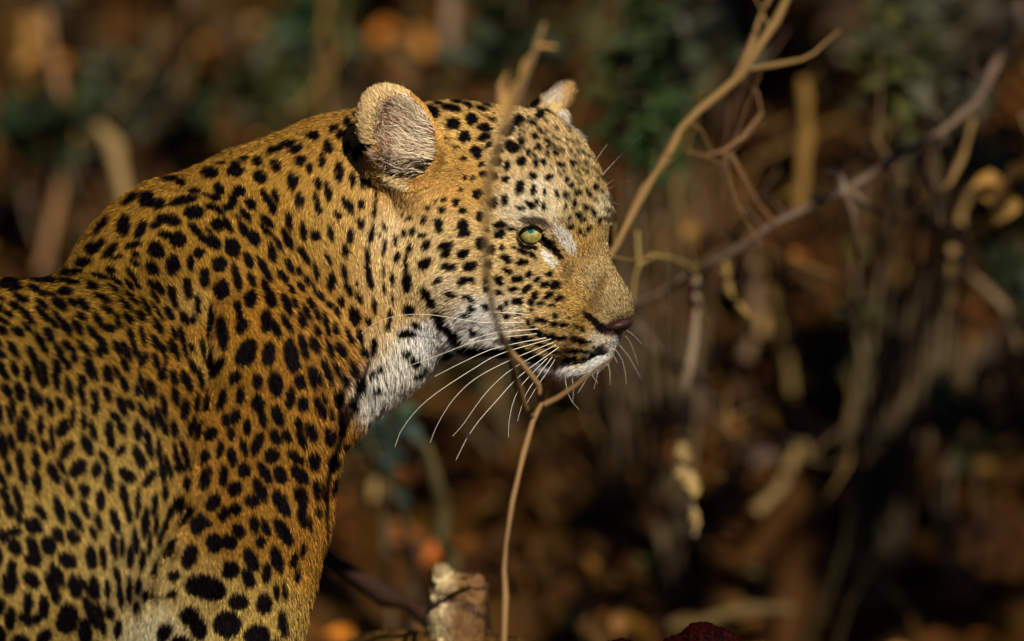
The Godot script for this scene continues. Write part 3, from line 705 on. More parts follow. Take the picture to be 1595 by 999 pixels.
var side_marks := [
	6,530,12,4,45, 32,544,15,5,55, 13,550,10,5,35, 14,573,20,6,55, 35,573,12,5,68, 55,581,13,6,75, 61,552,14,6,60, 69,576,18,5,72, 80,576,16,5,72, 80,595,6,6,0, 74,534,18,5,60, 102,549,16,5,60, 114,566,10,5,65, 86,525,9,5,50, 115,539,12,5,40, 125,555,9,5,75, 139,542,16,5,48, 166,536,16,6,62, 162,547,8,5,70, 150,574,18,7,62, 99,570,11,6,70, 98,590,16,5,76, 118,602,16,5,75, 138,590,9,5,60, 137,611,19,5,75, 157,614,9,5,70, 158,632,11,6,95, 43,608,14,7,70, 24,606,12,6,60, 64,616,18,5,75, 74,619,10,5,70, 90,630,14,5,75, 106,627,11,6,65, 125,646,15,4,93, 141,653,13,5,82, 155,667,14,5,75, 110,662,14,8,110, 76,659,14,5,88, 53,640,10,5,65, 47,664,16,8,85, 34,629,14,4,80, 29,642,13,4,75, 93,669,12,4,88, 13,640,14,5,80, 3,590,9,5,70, 176,581,13,7,75, 176,611,12,5,60,
	189,541,12,5,60, 203,547,17,5,62, 214,539,20,4,70, 229,560,11,6,-70, 224,557,9,4,60, 227,528,12,4,75, 202,568,12,5,65, 190,578,10,4,60, 202,597,12,5,70, 246,533,14,5,55, 256,542,9,5,60, 248,563,14,5,72, 261,562,16,3,88, 258,582,10,6,80, 226,589,14,3.5,75, 234,611,12,3,75, 222,606,9,5,68, 242,603,14,6,72, 270,539,12,5,68, 278,549,14,4,72, 288,536,20,4,75, 303,570,11,5,75, 303,541,9,4,65, 275,586,11,5,72, 278,614,15,5,75, 294,592,16,6,65, 262,630,18,4.5,78, 293,635,15,6,92, 310,624,14,4,92, 315,589,16,5,78, 320,541,14,3.5,82, 326,622,18,5,95, 199,630,16,6,68, 211,627,9,5,60, 230,637,14,5,65, 245,651,15,4.5,75, 254,646,16,5,75, 189,646,12,5,50, 198,662,12,5,62, 180,667,16,6,85, 223,667,15,6,85, 264,664,12,5,70, 278,664,14,5,78, 303,662,14,5,105, 314,667,14,5,110, 237,674,8,5,70,
	182,680,14,6,75, 198,697,10,5,-55, 226,708,18,7,65, 240,691,18,5,75, 180,742,17,6,85, 208,734,14,8,40, 203,764,17,6,80, 210,793,14,5,78, 224,777,22,4,95, 241,740,14,7,-55, 190,803,18,6,75, 256,699,18,4.5,85, 270,723,18,4,72, 262,731,15,5,80, 266,763,12,5,90, 250,780,17,5,95, 236,806,22,6,95, 282,708,20,4,80, 294,702,22,4.5,75, 288,723,10,6,0, 297,748,12,4,85, 275,788,22,4.5,115, 264,814,16,4,110, 288,780,12,5,100, 252,811,14,4,95, 298,800,16,6,-50]
var back_marks := [
	208,428,14,4,55, 204,443,10,4,50, 217,443,9,3,60, 183,437,12,4,40, 158,430,14,4,15, 143,446,10,5,30, 177,450,10,4,35, 163,466,14,4,28, 206,464,16,4,45, 197,475,14,4.5,45, 230,479,18,4,60, 222,493,11,5,50, 203,497,10,5,50, 172,484,12,5,30, 188,500,12,4,65, 159,500,14,5,60, 176,511,9,6,10, 134,475,12,6,45, 118,472,10,5,30, 132,493,10,4,40, 127,510,14,6,55, 150,517,14,5,50, 109,510,13,5,55, 240,443,9,5,50, 251,448,12,5,60, 244,461,12,4,60, 271,457,13,6,75, 276,475,8,4,70, 295,448,16,6,82, 320,434,13,7,85, 310,475,16,4.5,88, 266,488,11,6,65, 291,495,11,6,60, 304,497,7,4,90, 248,486,16,3.5,58, 248,508,12,5,60, 208,522,14,4.5,70, 226,520,12,4,70, 273,520,11,4.5,70, 286,522,14,5,75,
	20,445,18,9,20, 63,454,18,4.5,25, 84,460,8,3,25, 6,465,9,4,25, 39,466,13,5,22, 35,480,16,5,30, 51,493,16,5,50, 72,475,12,4,35, 98,475,14,7,30, 72,489,14,5,45, 87,501,14,5,45, 104,456,12,6,5, 98,496,12,4,50, 111,511,14,5,55, 84,520,11,6,55, 38,517,11,6,35, 53,511,12,3.5,45, 12,499,14,4,30, 12,514,12,5,30, 5,481,9,6,10, 22,490,8,4,30, 65,437,24,5,8, 105,440,16,4,10, 42,434,16,4,5, 110,425,18,5,-8]
# coat ground colours: x, y, spread, r, g, b
var tones := [
	420,300,110,0.44,0.22,0.045, 250,320,90,0.40,0.19,0.035, 400,560,120,0.36,0.155,0.026, 390,760,110,0.36,0.16,0.03, 150,470,100,0.34,0.17,0.03, 60,640,90,0.40,0.22,0.055, 200,740,80,0.42,0.26,0.085, 80,880,110,0.40,0.25,0.085, 215,880,60,0.36,0.25,0.12,
	320,950,60,0.46,0.31,0.13, 250,985,40,0.60,0.53,0.44, 395,960,50,0.42,0.26,0.08, 325,560,25,0.46,0.28,0.09, 300,470,25,0.46,0.29,0.10,
	540,340,60,0.52,0.30,0.09, 600,360,26,0.64,0.46,0.24, 590,440,36,0.58,0.37,0.15, 540,480,40,0.44,0.22,0.05, 640,420,40,0.56,0.37,0.15, 625,565,30,0.84,0.75,0.60, 668,540,22,0.80,0.76,0.70, 580,615,26,0.86,0.81,0.72, 590,530,20,0.60,0.42,0.2,
	700,300,50,0.46,0.24,0.06, 700,190,50,0.50,0.29,0.08, 740,390,45,0.56,0.36,0.14, 700,450,26,0.62,0.46,0.27, 745,503,24,0.82,0.77,0.70, 690,360,30,0.56,0.38,0.17, 650,310,30,0.38,0.21,0.07,
	830,250,50,0.50,0.33,0.14, 850,300,30,0.64,0.50,0.31, 810,330,24,0.66,0.53,0.34, 900,300,34,0.42,0.28,0.11, 940,320,12,0.74,0.60,0.38, 790,390,30,0.54,0.36,0.15, 790,480,24,0.68,0.53,0.34, 830,440,34,0.54,0.35,0.13,
	900,390,24,0.48,0.28,0.08, 935,420,30,0.43,0.29,0.125, 960,460,26,0.41,0.29,0.13, 880,470,30,0.50,0.28,0.07, 845,490,24,0.58,0.38,0.16, 855,520,24,0.56,0.33,0.11, 938,532,11,0.66,0.54,0.36, 890,550,16,0.48,0.30,0.10, 950,540,12,0.62,0.56,0.46, 880,582,13,0.84,0.82,0.78, 840,578,13,0.84,0.82,0.78, 925,565,10,0.70,0.67,0.62]
# soft patches: x, y, half length, half width, turn, r, g, b, strength
var patches := [
	880,374,25,10,55,0.95,0.90,0.80,1.0, 856,403,18,7,50,0.92,0.84,0.72,1.0, 838,302,12,22,0,0.78,0.68,0.52,0.5, 862,340,6,16,-15,0.80,0.70,0.54,0.7, 815,338,16,8,-20,0.76,0.66,0.5,0.6, 800,300,14,30,10,0.66,0.52,0.33,0.35,
	854,381,19,8,42,0.006,0.005,0.006,1.0, 867,394,15,5.5,50,0.015,0.01,0.012,1.0, 846,372,9,5,30,0.01,0.007,0.01,1.0, 809,378,12,4,50,0.008,0.006,0.006,1.0, 824,386,15,4,8,0.008,0.006,0.006,1.0, 807,366,3,7,-10,0.02,0.013,0.01,0.9, 830,345,22,6,6,0.03,0.02,0.013,0.9, 850,352,7,4,20,0.04,0.025,0.015,0.8,
	884,424,10,14,20,0.14,0.085,0.045,0.6, 935,450,8,26,18,0.22,0.12,0.035,0.55, 925,478,10,14,30,0.18,0.10,0.04,0.5, 956,395,4,40,-27,0.16,0.09,0.03,0.4,
	920,496,15,6,40,0.012,0.009,0.009,1.0, 938,512,15,8,25,0.01,0.008,0.008,1.0, 964,508,27,13,-18,0.045,0.022,0.018,1.0, 926,550,22,4,-43,0.02,0.014,0.012,0.9, 938,512,13,7,25,0.015,0.01,0.01,1.0, 858,560,20,9,8,0.012,0.009,0.009,0.9, 832,556,18,9,25,0.012,0.009,0.009,1.0, 813,546,16,7,28,0.012,0.009,0.009,1.0, 800,536,12,6,30,0.015,0.01,0.01,0.9, 786,530,14,5,20,0.02,0.014,0.012,0.8, 872,567,38,4,-3,0.02,0.014,0.012,0.9,
	320,790,7,50,10,0.12,0.07,0.02,0.35, 655,262,40,22,-25,0.16,0.10,0.06,0.55, 846,225,14,50,-40,0.22,0.12,0.035,0.4]
# which way the hair lies: x, y, spread, dx, dy
var lie := [
	945,430,40,-0.4,-0.9, 975,480,20,-0.7,-0.6, 880,480,40,-1,0.12, 900,545,25,-0.9,0.35, 870,580,20,-0.35,0.9, 740,420,55,-1,0.3, 850,260,50,-0.6,-0.75, 900,330,30,-0.45,-0.85, 790,310,40,-0.75,-0.5, 730,210,50,-0.95,-0.1, 800,390,30,-0.95,0.1, 720,520,35,-0.55,0.8, 640,400,40,-0.3,0.9, 655,310,35,-0.5,0.8,
	560,320,60,-0.15,1, 470,260,60,-0.4,0.9, 590,450,40,0.0,1, 640,550,40,0.15,1, 560,620,40,0.2,1, 480,430,70,0.42,0.9, 400,370,60,0.4,0.9, 430,560,70,0.25,1, 380,720,80,0.1,1, 480,740,50,0.2,1, 390,880,70,0.15,1, 320,960,50,0.0,1, 250,320,60,-0.3,0.8, 180,370,50,-0.4,0.8, 320,330,50,0.3,0.9, 250,400,40,0.6,0.8, 330,540,25,-0.1,1,
	40,470,70,0.72,0.66, 150,470,60,0.72,0.68, 240,510,40,0.5,0.85, 60,580,60,0.55,0.82, 200,600,60,0.42,0.9, 280,620,40,0.2,1, 60,720,70,0.3,0.95, 200,760,50,0.18,1, 290,760,30,-0.25,1, 60,900,90,0.2,1, 210,900,50,0.08,1, 255,930,30,-0.35,0.9, 110,400,22,-0.3,-0.4, -200,700,200,0.5,0.8]

const GX0 := -1400.0
const GY0 := 100.0
const PW := 1220
const PH := 710
const QW := 250
const QH := 180
var ink := PackedFloat32Array()
var tone := PackedColorArray()
var flow := PackedVector2Array()


func stamp(x: float, y: float, a: float, b: float, deg: float, dark := 1.0):
	var cs := cos(deg_to_rad(deg)); var sn := sin(deg_to_rad(deg))
	a = a * 1.1 + 0.5; b = b * 1.1 + 0.5
	var r: float = maxf(a, b) * 1.4 + 3.0
	for j in range(maxi(0, int((y - r - GY0) / 2)), mini(PH, int((y + r - GY0) / 2) + 1)):
		for i in range(maxi(0, int((x - r - GX0) / 2)), mini(PW, int((x + r - GX0) / 2) + 1)):
			var px: float = GX0 + i * 2.0; var py: float = GY0 + j * 2.0
			var wx: float = nz.get_noise_2d(px * 1.6, py * 1.6) * 2.2; var wy: float = nz.get_noise_2d(px * 1.6 + 300.0, py * 1.6) * 2.2
			var dx: float = px + wx - x; var dy: float = py + wy - y
			var u: float = (dx * cs + dy * sn) / a; var v: float = (-dx * sn + dy * cs) / b
			var d: float = (sqrt(u * u + v * v) - 1.0) * minf(a, b)
			var k: float = dark * smoothstep(2.0, -1.6, d)
			if k > ink[j * PW + i]: ink[j * PW + i] = k


func crease(y: float) -> float:
	var c := [[380, 345], [480, 334], [560, 326], [640, 322], [720, 312], [790, 298], [860, 268], [930, 240], [1000, 222], [1100, 200], [1600, 180]]
	for i in c.size() - 1:
		if y < c[i + 1][0]: return lerpf(c[i][1], c[i + 1][1], clampf((y - c[i][0]) / (c[i + 1][0] - c[i][0]), 0, 1))
	return 180.0


func gflow(x: float, y: float) -> Vector2:
	var i := clampi(int((x - GX0) / 10.0), 0, QW - 1); var j := clampi(int((y - GY0) / 8.0), 0, QH - 1)
	return flow[j * QW + i]


func make_coat():
	ink.resize(PW * PH); tone.resize(QW * QH); flow.resize(QW * QH)
	for j in QH:
		for i in QW:
			var x := GX0 + i * 10.0; var y := GY0 + j * 8.0
			var s := 0.000001; var r := 0.36 * s; var g := 0.2 * s; var b := 0.06 * s
			for k in range(0, tones.size(), 6):
				var dx: float = x - tones[k]; var dy: float = y - tones[k + 1]; var q: float = tones[k + 2]
				var e: float = (dx * dx + dy * dy) / (q * q)
				if e > 12.0: continue
				var w := exp(-e)
				s += w; r += w * tones[k + 3]; g += w * tones[k + 4]; b += w * tones[k + 5]
			var dim: float = lerpf(0.8, 1.0, smoothstep(430.0, 640.0, x))  # body shade partly put into the coat colour
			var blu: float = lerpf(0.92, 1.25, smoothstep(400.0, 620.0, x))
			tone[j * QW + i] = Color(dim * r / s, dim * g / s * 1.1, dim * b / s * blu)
			var f := Vector2(0.2, 0.9) * 0.00001
			for k in range(0, lie.size(), 5):
				var dx: float = x - lie[k]; var dy: float = y - lie[k + 1]; var q: float = lie[k + 2]
				var e: float = (dx * dx + dy * dy) / (q * q)
				if e > 14.0: continue
				f += exp(-e) * Vector2(lie[k + 3], lie[k + 4]).normalized()
			flow[j * QW + i] = f.normalized()
	for a in [head_marks, face_marks, neck_marks, shoulder_marks, flank_marks, side_marks, back_marks]:
		var bold: float = 1.0 if a == head_marks or a == face_marks else 1.05
		for k in range(0, a.size(), 5): stamp(a[k], a[k + 1], a[k + 2] * bold, a[k + 3] * bold, a[k + 4])
	# flank and the parts outside the picture: spots thrown so that they keep clear of each other along the lie of the hair
	var r := RandomNumberGenerator.new(); r.seed = 77
	var got := {}
	var patches_soft := []
	for i in 26000:
		var x := r.randf_range(-1350, 330); var y := r.randf_range(400, 1490)
		var leg: bool = y > 1008 and x > crease(y)
		if not leg and (x > crease(y) - 5.0 or y < 412.0 + maxf(0.0, x - 110.0) * 0.16): continue
		if x > -8.0 and y < 1004.0: continue
		var big: float = 1.0 + 0.75 * smoothstep(720, 930, y) * smoothstep(260, 130, x) + (1.2 if leg else 0.0)
		var f := gflow(x, y)
		var spread := 20.5 * big
		var ok := true
		var cx := int(x / 60.0); var cy := int(y / 60.0)
		for v in range(cy - 1, cy + 2):
			for u in range(cx - 1, cx + 2):
				for o in got.get(Vector2i(u, v), []):
					var d := Vector2(x, y) - Vector2(o.x, o.y)
					var al := d.dot(f) / 1.5; var ac := d.dot(Vector2(-f.y, f.x)) / (0.84 if not leg else 1.0)
					if al * al + ac * ac < spread * spread * 0.8: ok = false; break
				if not ok: break
			if not ok: break
		if not ok: continue
		var key := Vector2i(cx, cy)
		if not got.has(key): got[key] = []
		got[key].append(Vector3(x, y, big))
		var deg := rad_to_deg(f.angle()) + r.randfn(0, 9)
		var up: float = smoothstep(660, 560, y)
		var ln: float = r.randf_range(10, 16) * (0.5 + 0.5 * big) * (1.0 + 0.35 * up); var wd: float = r.randf_range(5.4, 7.6) * big * (1.0 - 0.12 * up)
		if leg: ln = wd * r.randf_range(1.0, 1.4)
		var side := Vector2(-f.y, f.x)
		if not leg and r.randf() < 0.2:   # a broken rosette: strokes round a tawny middle
			var rad := spread * 0.42
			var miss := r.randi() % 4
			for k in 4:
				if k == miss and r.randf() < 0.8: continue
				var an := PI / 4 + k * PI / 2 + r.randfn(0, 0.25)
				var q := Vector2(x, y) + f * cos(an) * rad * 1.45 + side * sin(an) * rad * 0.95
				stamp(q.x, q.y, ln * 0.56, wd * 0.8, deg + rad_to_deg(-atan2(cos(an), sin(an))) * 0.25 + r.randfn(0, 18))
			patches_soft.append([x, y, rad * 1.3, rad * 0.8, deg])
			continue
		stamp(x, y, ln, wd, deg)
		if r.randf() < 0.14:
			var sd := Vector2(x, y) + f * ln * r.randf_range(-0.6, 0.6) + side * wd * r.randf_range(0.9, 1.5) * (1 if r.randf() < 0.5 else -1)
			stamp(sd.x, sd.y, ln * 0.5, wd * 0.7, deg + r.randfn(0, 25))
	for q in patches_soft:   # tawny middles
		for j in range(int((q[1] - 30 - GY0) / 8.0), int((q[1] + 30 - GY0) / 8.0)):
			for i in range(int((q[0] - 30 - GX0) / 10.0), int((q[0] + 30 - GX0) / 10.0)):
				if i < 0 or j < 0 or i >= QW or j >= QH: continue
				var d := Vector2(GX0 + i * 10.0 - q[0], GY0 + j * 8.0 - q[1]).length() / 16.0
				tone[j * QW + i] = tone[j * QW + i].lerp(Color(0.22, 0.11, 0.022), 0.75 * exp(-d * d))
	# fine flecks on the forehead
	for i in 190:
		var x := r.randf_range(800, 950); var y := r.randf_range(185, 350)
		if y < 180.0 + (x - 800.0) * 0.2 or Vector2(x - 800, y - 330).length() < 85: continue
		stamp(x, y, r.randf_range(2.5, 6), r.randf_range(1.2, 2.4), r.randf_range(35, 70), 0.85)


# colour of the coat at a point, with the painted jaw and body shade in it
func coat(x: float, y: float, z: float) -> Color:
	var fx: float = (x - GX0) / 10.0; var fy: float = (y - GY0) / 8.0
	var i := clampi(int(fx), 0, QW - 2); var j := clampi(int(fy), 0, QH - 2)
	fx = clampf(fx - i, 0, 1); fy = clampf(fy - j, 0, 1)
	var c: Color = tone[j * QW + i].lerp(tone[j * QW + i + 1], fx).lerp(tone[(j + 1) * QW + i].lerp(tone[(j + 1) * QW + i + 1], fx), fy)
	if x > 600.0 or (x > 300.0 and y > 700.0 and x < 340.0):
		for k in range(0, patches.size(), 9):
			var dx: float = x - patches[k]; var dy: float = y - patches[k + 1]
			if absf(dx) > 60.0 or absf(dy) > 60.0: continue
			var an := deg_to_rad(patches[k + 4])
			var cs := cos(an); var sn := sin(an)
			var u: float = (dx * cs + dy * sn) / patches[k + 2]; var v: float = (-dx * sn + dy * cs) / patches[k + 3]
			var d: float = sqrt(u * u + v * v) + 0.2 * nz.get_noise_2d(x * 2.0, y * 2.0)
			if d < 1.35: c = c.lerp(Color(patches[k + 5], patches[k + 6], patches[k + 7]), patches[k + 8] * smoothstep(1.3, 0.75, d))
	fx = (x - GX0) / 2.0; fy = (y - GY0) / 2.0
	i = clampi(int(fx), 0, PW - 2); j = clampi(int(fy), 0, PH - 2)
	fx = clampf(fx - i, 0, 1); fy = clampf(fy - j, 0, 1)
	var o := j * PW + i
	var k2 := lerpf(lerpf(ink[o], ink[o + 1], fx), lerpf(ink[o + PW], ink[o + PW + 1], fx), fy)
	return c.lerp(Color(0.005, 0.004, 0.005), k2)


func in_ear(p: Vector3) -> float:   # 0 at the middle of the near ear's cup, 1 at its rim, 9 where there is no ear
	var un := EAR_U.normalized(); var nn := (EAR_N - un * EAR_N.dot(un)).normalized(); var w := nn.cross(un)
	var q := p - EAR_C
	if q.dot(nn) < -14.0: return 9.0
	var r := Vector2(q.dot(un) / 82.0, q.dot(w) / 62.0).length()
	return r if r < 1.12 else 9.0


func make_leopard():
	var t0 := Time.get_ticks_msec()
	make_field(); make_creases(); make_coat()
	print("coat ", Time.get_ticks_msec() - t0)
	var trunk := nets(Vector3(-1420, 150, -420), Vector3(640, 1530, 560), 11.0)
	print("trunk ", trunk.v.size(), " ", Time.get_ticks_msec() - t0)
	var head := nets(Vector3(528, 118, -210), Vector3(1004, 640, 190), 4.6)
	print("head ", head.v.size(), " ", Time.get_ticks_msec() - t0)
	var root := Node3D.new(); put(root, "leopard")
	root.position = Vector3(-0.3, 0.0, 0.0)
	tag(root, "spotted golden leopard standing in profile, head turned right, with long white whiskers", "leopard")
	var T := Transform3D(V.basis, V.origin - root.position)
	# skin: one continuous mesh
	var v := PackedVector3Array(); var n := PackedVector3Array(); var c := PackedColorArray(); var ix := PackedInt32Array()
	for part in [trunk, head]:
		var base := v.size()
		var keep: Callable = func(p: Vector3): return p.x < 612.0 if part == trunk else p.x > 588.0 or (p.y < 330.0)
		for i in part.v.size():
			var p: Vector3 = part.v[i]; var q: Vector3 = part.n[i]
			v.append(L(p.x, p.y, p.z)); n.append(Vector3(q.x, -q.y, q.z))
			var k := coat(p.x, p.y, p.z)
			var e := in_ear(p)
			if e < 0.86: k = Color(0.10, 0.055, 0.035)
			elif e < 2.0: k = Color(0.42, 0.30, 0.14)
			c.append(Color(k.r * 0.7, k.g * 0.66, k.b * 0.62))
		for t in range(0, part.ix.size(), 3):
			var m: Vector3 = (part.v[part.ix[t]] + part.v[part.ix[t + 1]] + part.v[part.ix[t + 2]]) / 3.0
			if keep.call(m): ix.append_array(PackedInt32Array([part.ix[t] + base, part.ix[t + 1] + base, part.ix[t + 2] + base]))
	fix(v, n, ix)
	var body := mi(arr_mesh(v, n, c, ix), vmat(0.85, 0.2))
	put(body, "body", root); body.transform = T
	make_fur(root, T, trunk, head)
	print("fur ", Time.get_ticks_msec() - t0)
	make_face(root, T)


var hv := PackedVector3Array(); var hn := PackedVector3Array(); var hc := PackedColorArray(); var hix := PackedInt32Array()


func strand(p: Vector3, n: Vector3, t: Vector3, ln: float, wd: float, lift: float, col: Color, roll: float, curl := 0.45):
	# p, n, t in frame V (metres)
	var a := (t * cos(lift) + n * sin(lift))
	var b := (t * cos(lift * curl) + n * sin(lift * curl))
	var m := p + a * ln * 0.5
	var e := m + b * ln * 0.5
	var s := n.cross(t).normalized()
	var nn := (n * cos(roll) + s * sin(roll))
	s = a.cross(nn).normalized()
	nn = s.cross(a)
	if nn.dot(n) < 0.0: nn = -nn
	var sh := (n * 0.65 + nn * 0.5).normalized()
	var o := hv.size()
	hv.append(p - s * wd); hv.append(p + s * wd); hv.append(m - s * wd * 0.8); hv.append(m + s * wd * 0.8); hv.append(e)
	for k in 5: hn.append(sh)
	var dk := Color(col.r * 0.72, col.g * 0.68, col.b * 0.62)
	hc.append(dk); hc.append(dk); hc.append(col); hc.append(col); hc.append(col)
	if (hv[o + 2] - hv[o]).cross(hv[o + 1] - hv[o]).dot(nn) >= 0.0:
		hix.append_array(PackedInt32Array([o, o + 1, o + 2, o + 1, o + 3, o + 2, o + 2, o + 3, o + 4]))
	else:
		hix.append_array(PackedInt32Array([o, o + 2, o + 1, o + 1, o + 2, o + 3, o + 2, o + 4, o + 3]))


func make_fur(root: Node3D, T: Transform3D, trunk: Dictionary, head: Dictionary):
	var r := RandomNumberGenerator.new(); r.seed = 5
	var un := EAR_U.normalized(); var nn_e := (EAR_N - un * EAR_N.dot(un)).normalized()
	for part in [trunk, head]:
		var is_head: bool = part == head
		var V_: PackedVector3Array = part.v; var N_: PackedVector3Array = part.n; var I_: PackedInt32Array = part.ix
		for t in range(0, I_.size(), 3):
			var a := V_[I_[t]]; var b := V_[I_[t + 1]]; var c := V_[I_[t + 2]]
			var m := (a + b + c) / 3.0
			if is_head:
				if m.x < 600.0 and m.y > 330.0: continue
			elif m.x >= 600.0 or (m.x > 528.0 and m.y < 330.0): continue
			var area := (b - a).cross(c - a).length() * 0.5
			var na := N_[I_[t]]; var nb := N_[I_[t + 1]]; var nc := N_[I_[t + 2]]
			var dens := 0.46
			var wide := 1.0
			if m.x > 770.0: dens = 0.85
			elif m.x > 600.0: dens = 0.6
			if m.x < -40.0 or m.y > 1040.0:
				dens = 0.05; wide = 2.4
			elif m.z < -150.0 or na.z < -0.45:
				dens = 0.16; wide = 1.8
			var cnt: float = area * dens
			var k := int(cnt)
			if r.randf() < cnt - k: k += 1
			for q in k:
				var u := r.randf(); var w := r.randf()
				if u + w > 1.0: u = 1.0 - u; w = 1.0 - w
				var p := a + (b - a) * u + (c - a) * w
				var n := (na + (nb - na) * u + (nc - na) * w).normalized()
				grow(r, p, n, wide, un, nn_e)
	var fm := vmat(0.6, 0.12)
	fm.backlight_enabled = true; fm.backlight = Color(0.3, 0.3, 0.3)
	var fur := mi(arr_mesh(hv, hn, hc, hix), fm)
	put(fur, "fur", root); fur.transform = T; fur.set_meta("kind", "stuff")
	print("strands ", hv.size() / 5)


func grow(r: RandomNumberGenerator, p: Vector3, n: Vector3, wide: float, un: Vector3, nn_e: Vector3):
	# bare skin: eyeball opening, nose leather
	if p.x > 795.0:
		if p.z > 20.0 and Vector2((p.x - 827.5) / 24.0, (p.y - 368.0) / 17.5).length() < 1.0: return
		if p.x > 922.0 and p.y > 493.0 and p.y < 527.0 and p.z > -40.0 and p.z < 70.0 and p.y - 493.0 > (985.0 - p.x) * 0.12: return
	var f := gflow(p.x, p.y)
	var t := Vector3(f.x, f.y, 0.0)
	var ln := 12.0; var lift := 0.32; var wd := 0.6
	var x := p.x; var y := p.y
	var hd := smoothstep(640.0, 740.0, x)
	ln = lerpf(ln, 8.0, hd); lift = lerpf(lift, 0.36, hd)
	if x > 860.0: ln = lerpf(ln, 5.0, smoothstep(860.0, 930.0, x) * smoothstep(330.0, 380.0, y)); wd = 0.5
	if y > 520.0:
		var th := exp(-(Vector2(x - 620, y - 590).length_squared()) / 5200.0)
		if n.y > -0.3: ln = lerpf(ln, 21.0, th); lift = lerpf(lift, 0.7, th)
		var ch := exp(-(Vector2(x - 880, y - 590).length_squared()) / 900.0)
		ln = lerpf(ln, 16.0, ch)
		if x < 570.0 and x > 380.0 and n.x > 0.5: ln *= 1.25; lift += 0.25
	var jaw := exp(-(Vector2(x - 735, y - 535).length_squared()) / 1600.0)
	ln = lerpf(ln, 24.0, jaw); lift = lerpf(lift, 0.5, jaw)
	if p.z < -40.0 and x > 905.0 and y > 285.0 and y < 340.0:   # the tuft of the far brow
		ln = 20.0; t = Vector3(0.8, 0.5, -0.2); lift = 0.5
	var col := coat(x, y, p.z)
	var e := 9.0
	if x > 530.0 and x < 700.0 and y < 300.0 and p.z > 40.0: e = in_ear(p)
	if e < 2.0:
		if e > 0.84 + 0.05 * nz.get_noise_2d(x * 3.0, y * 3.0) or (n.dot(nn_e) < 0.2 and e > 0.6) or (y < 240.0 and x < EAR_C.x + 10.0 and e > 0.45 and r.randf() < smoothstep(0.42, 0.85, e + (EAR_C.x - 20.0 - x) * 0.006)):
			ln = 7.0; lift = 0.4
			t = un * 0.3 + (p - EAR_C).normalized() * 0.4
			col = Color(0.62, 0.45, 0.23) if (p - EAR_C).dot(Vector3(1, 0, 0)) < 18.0 else Color(0.50, 0.28, 0.075)
			if p.y > 228.0 and p.x < 600.0: col = coat(x, y, p.z)
		else:
			var low := smoothstep(-20.0, 60.0, (p - EAR_C).dot(-un))
			var right := smoothstep(-30.0, 30.0, p.x - EAR_C.x)
			t = Vector3(-0.75, -0.5, 0.35).lerp(Vector3(-0.9, -0.1, 0.5), low)
			ln = lerpf(12.0, 46.0, maxf(low * 0.8, right * r.randf())) * r.randf_range(0.6, 1.2); lift = lerpf(0.35, 0.85, low)
			wd = 0.5
			if e > 0.68 and y < 190.0: ln *= 0.35
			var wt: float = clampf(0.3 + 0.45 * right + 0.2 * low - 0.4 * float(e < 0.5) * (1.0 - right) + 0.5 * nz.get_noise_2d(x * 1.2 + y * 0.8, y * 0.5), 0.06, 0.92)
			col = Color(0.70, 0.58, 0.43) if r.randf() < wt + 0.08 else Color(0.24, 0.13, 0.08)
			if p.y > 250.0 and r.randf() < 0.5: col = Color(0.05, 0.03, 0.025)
	elif p.z > 60.0 and Vector2((x - 632.0) / 40.0, (y - 268.0) / 26.0).length() < 1.0:   # tufts at the foot of the ear
		ln = r.randf_range(14, 34); lift = 0.6; wd = 0.45
		t = Vector3(r.randfn(-0.3, 0.7), r.randfn(-0.5, 0.5), 0.2)
		col = Color(0.58, 0.47, 0.33) if r.randf() < 0.4 else Color(0.07, 0.04, 0.026)
		e = 1.0
	elif x > 825.0 and y < 215.0 and p.z < -30.0:   # far ear
		ln = 13.0; lift = 0.5; t = Vector3(0.5, -0.75, 0.1)
		var q := Vector2(x - 851, y - 172)
		if q.dot(Vector2(0.66, 0.75)) > 12.0 or x > 872.0:
			if y > 168.0 and x > 858.0: ln = 15.0; t = Vector3(0.7, 0.6, 0.2); lift = 0.5; col = Color(0.72, 0.66, 0.56) if r.randf() < 0.75 else Color(0.2, 0.13, 0.07)
			else: col = Color(0.36, 0.24, 0.11)
		elif x > 842.0 and y < 166.0 - (x - 842.0) * 0.2: col = Color(0.46, 0.39, 0.31)
	t = (t - n * t.dot(n))
	if t.length_squared() < 0.01: t = n.cross(Vector3(0, 0, 1))
	var stray: float = 0.34 if e < 0.7 else 0.13
	t = (t.normalized() + Vector3(r.randfn(0, stray), r.randfn(0, stray), r.randfn(0, stray)))
	t = (t - n * t.dot(n)).normalized()
	if e > 2.0:   # colour where the hair is seen, near its middle
		var mp := p + t * ln * 0.35
		if col.r > 0.012 or true:
			if not (x > 825.0 and y < 215.0 and p.z < -30.0): col = coat(mp.x, mp.y, mp.z)
	var clump: float = nz.get_noise_3d(p.x * 2.2, p.y * 2.2, p.z * 2.2)
	ln *= r.randf_range(0.65, 1.2) * (1.0 + 0.25 * clump)
	lift *= r.randf_range(0.5, 1.5) * (1.0 + 0.4 * clump)
	var g: float = exp(r.randfn(-0.04, 0.3)) * (1.0 + 0.2 * clump)  # natural spread of tone, widened to paint in glints on single hairs
	if x > 860.0 and y > 340.0 and y < 520.0 and e > 2.0 and r.randf() < 0.3: g *= 0.3
	if r.randf() < 0.05: g *= 1.5
	col = Color(minf(col.r * g, 0.9), minf(col.g * g, 0.88), minf(col.b * g, 0.85))
	if wide > 1.0: ln *= 1.25
	strand(L(p.x, p.y, p.z), Vector3(n.x, -n.y, n.z), Vector3(t.x, -t.y, t.z), ln * S, wd * wide * S * r.randf_range(0.8, 1.25), lift, col, r.randfn(0, 0.55))


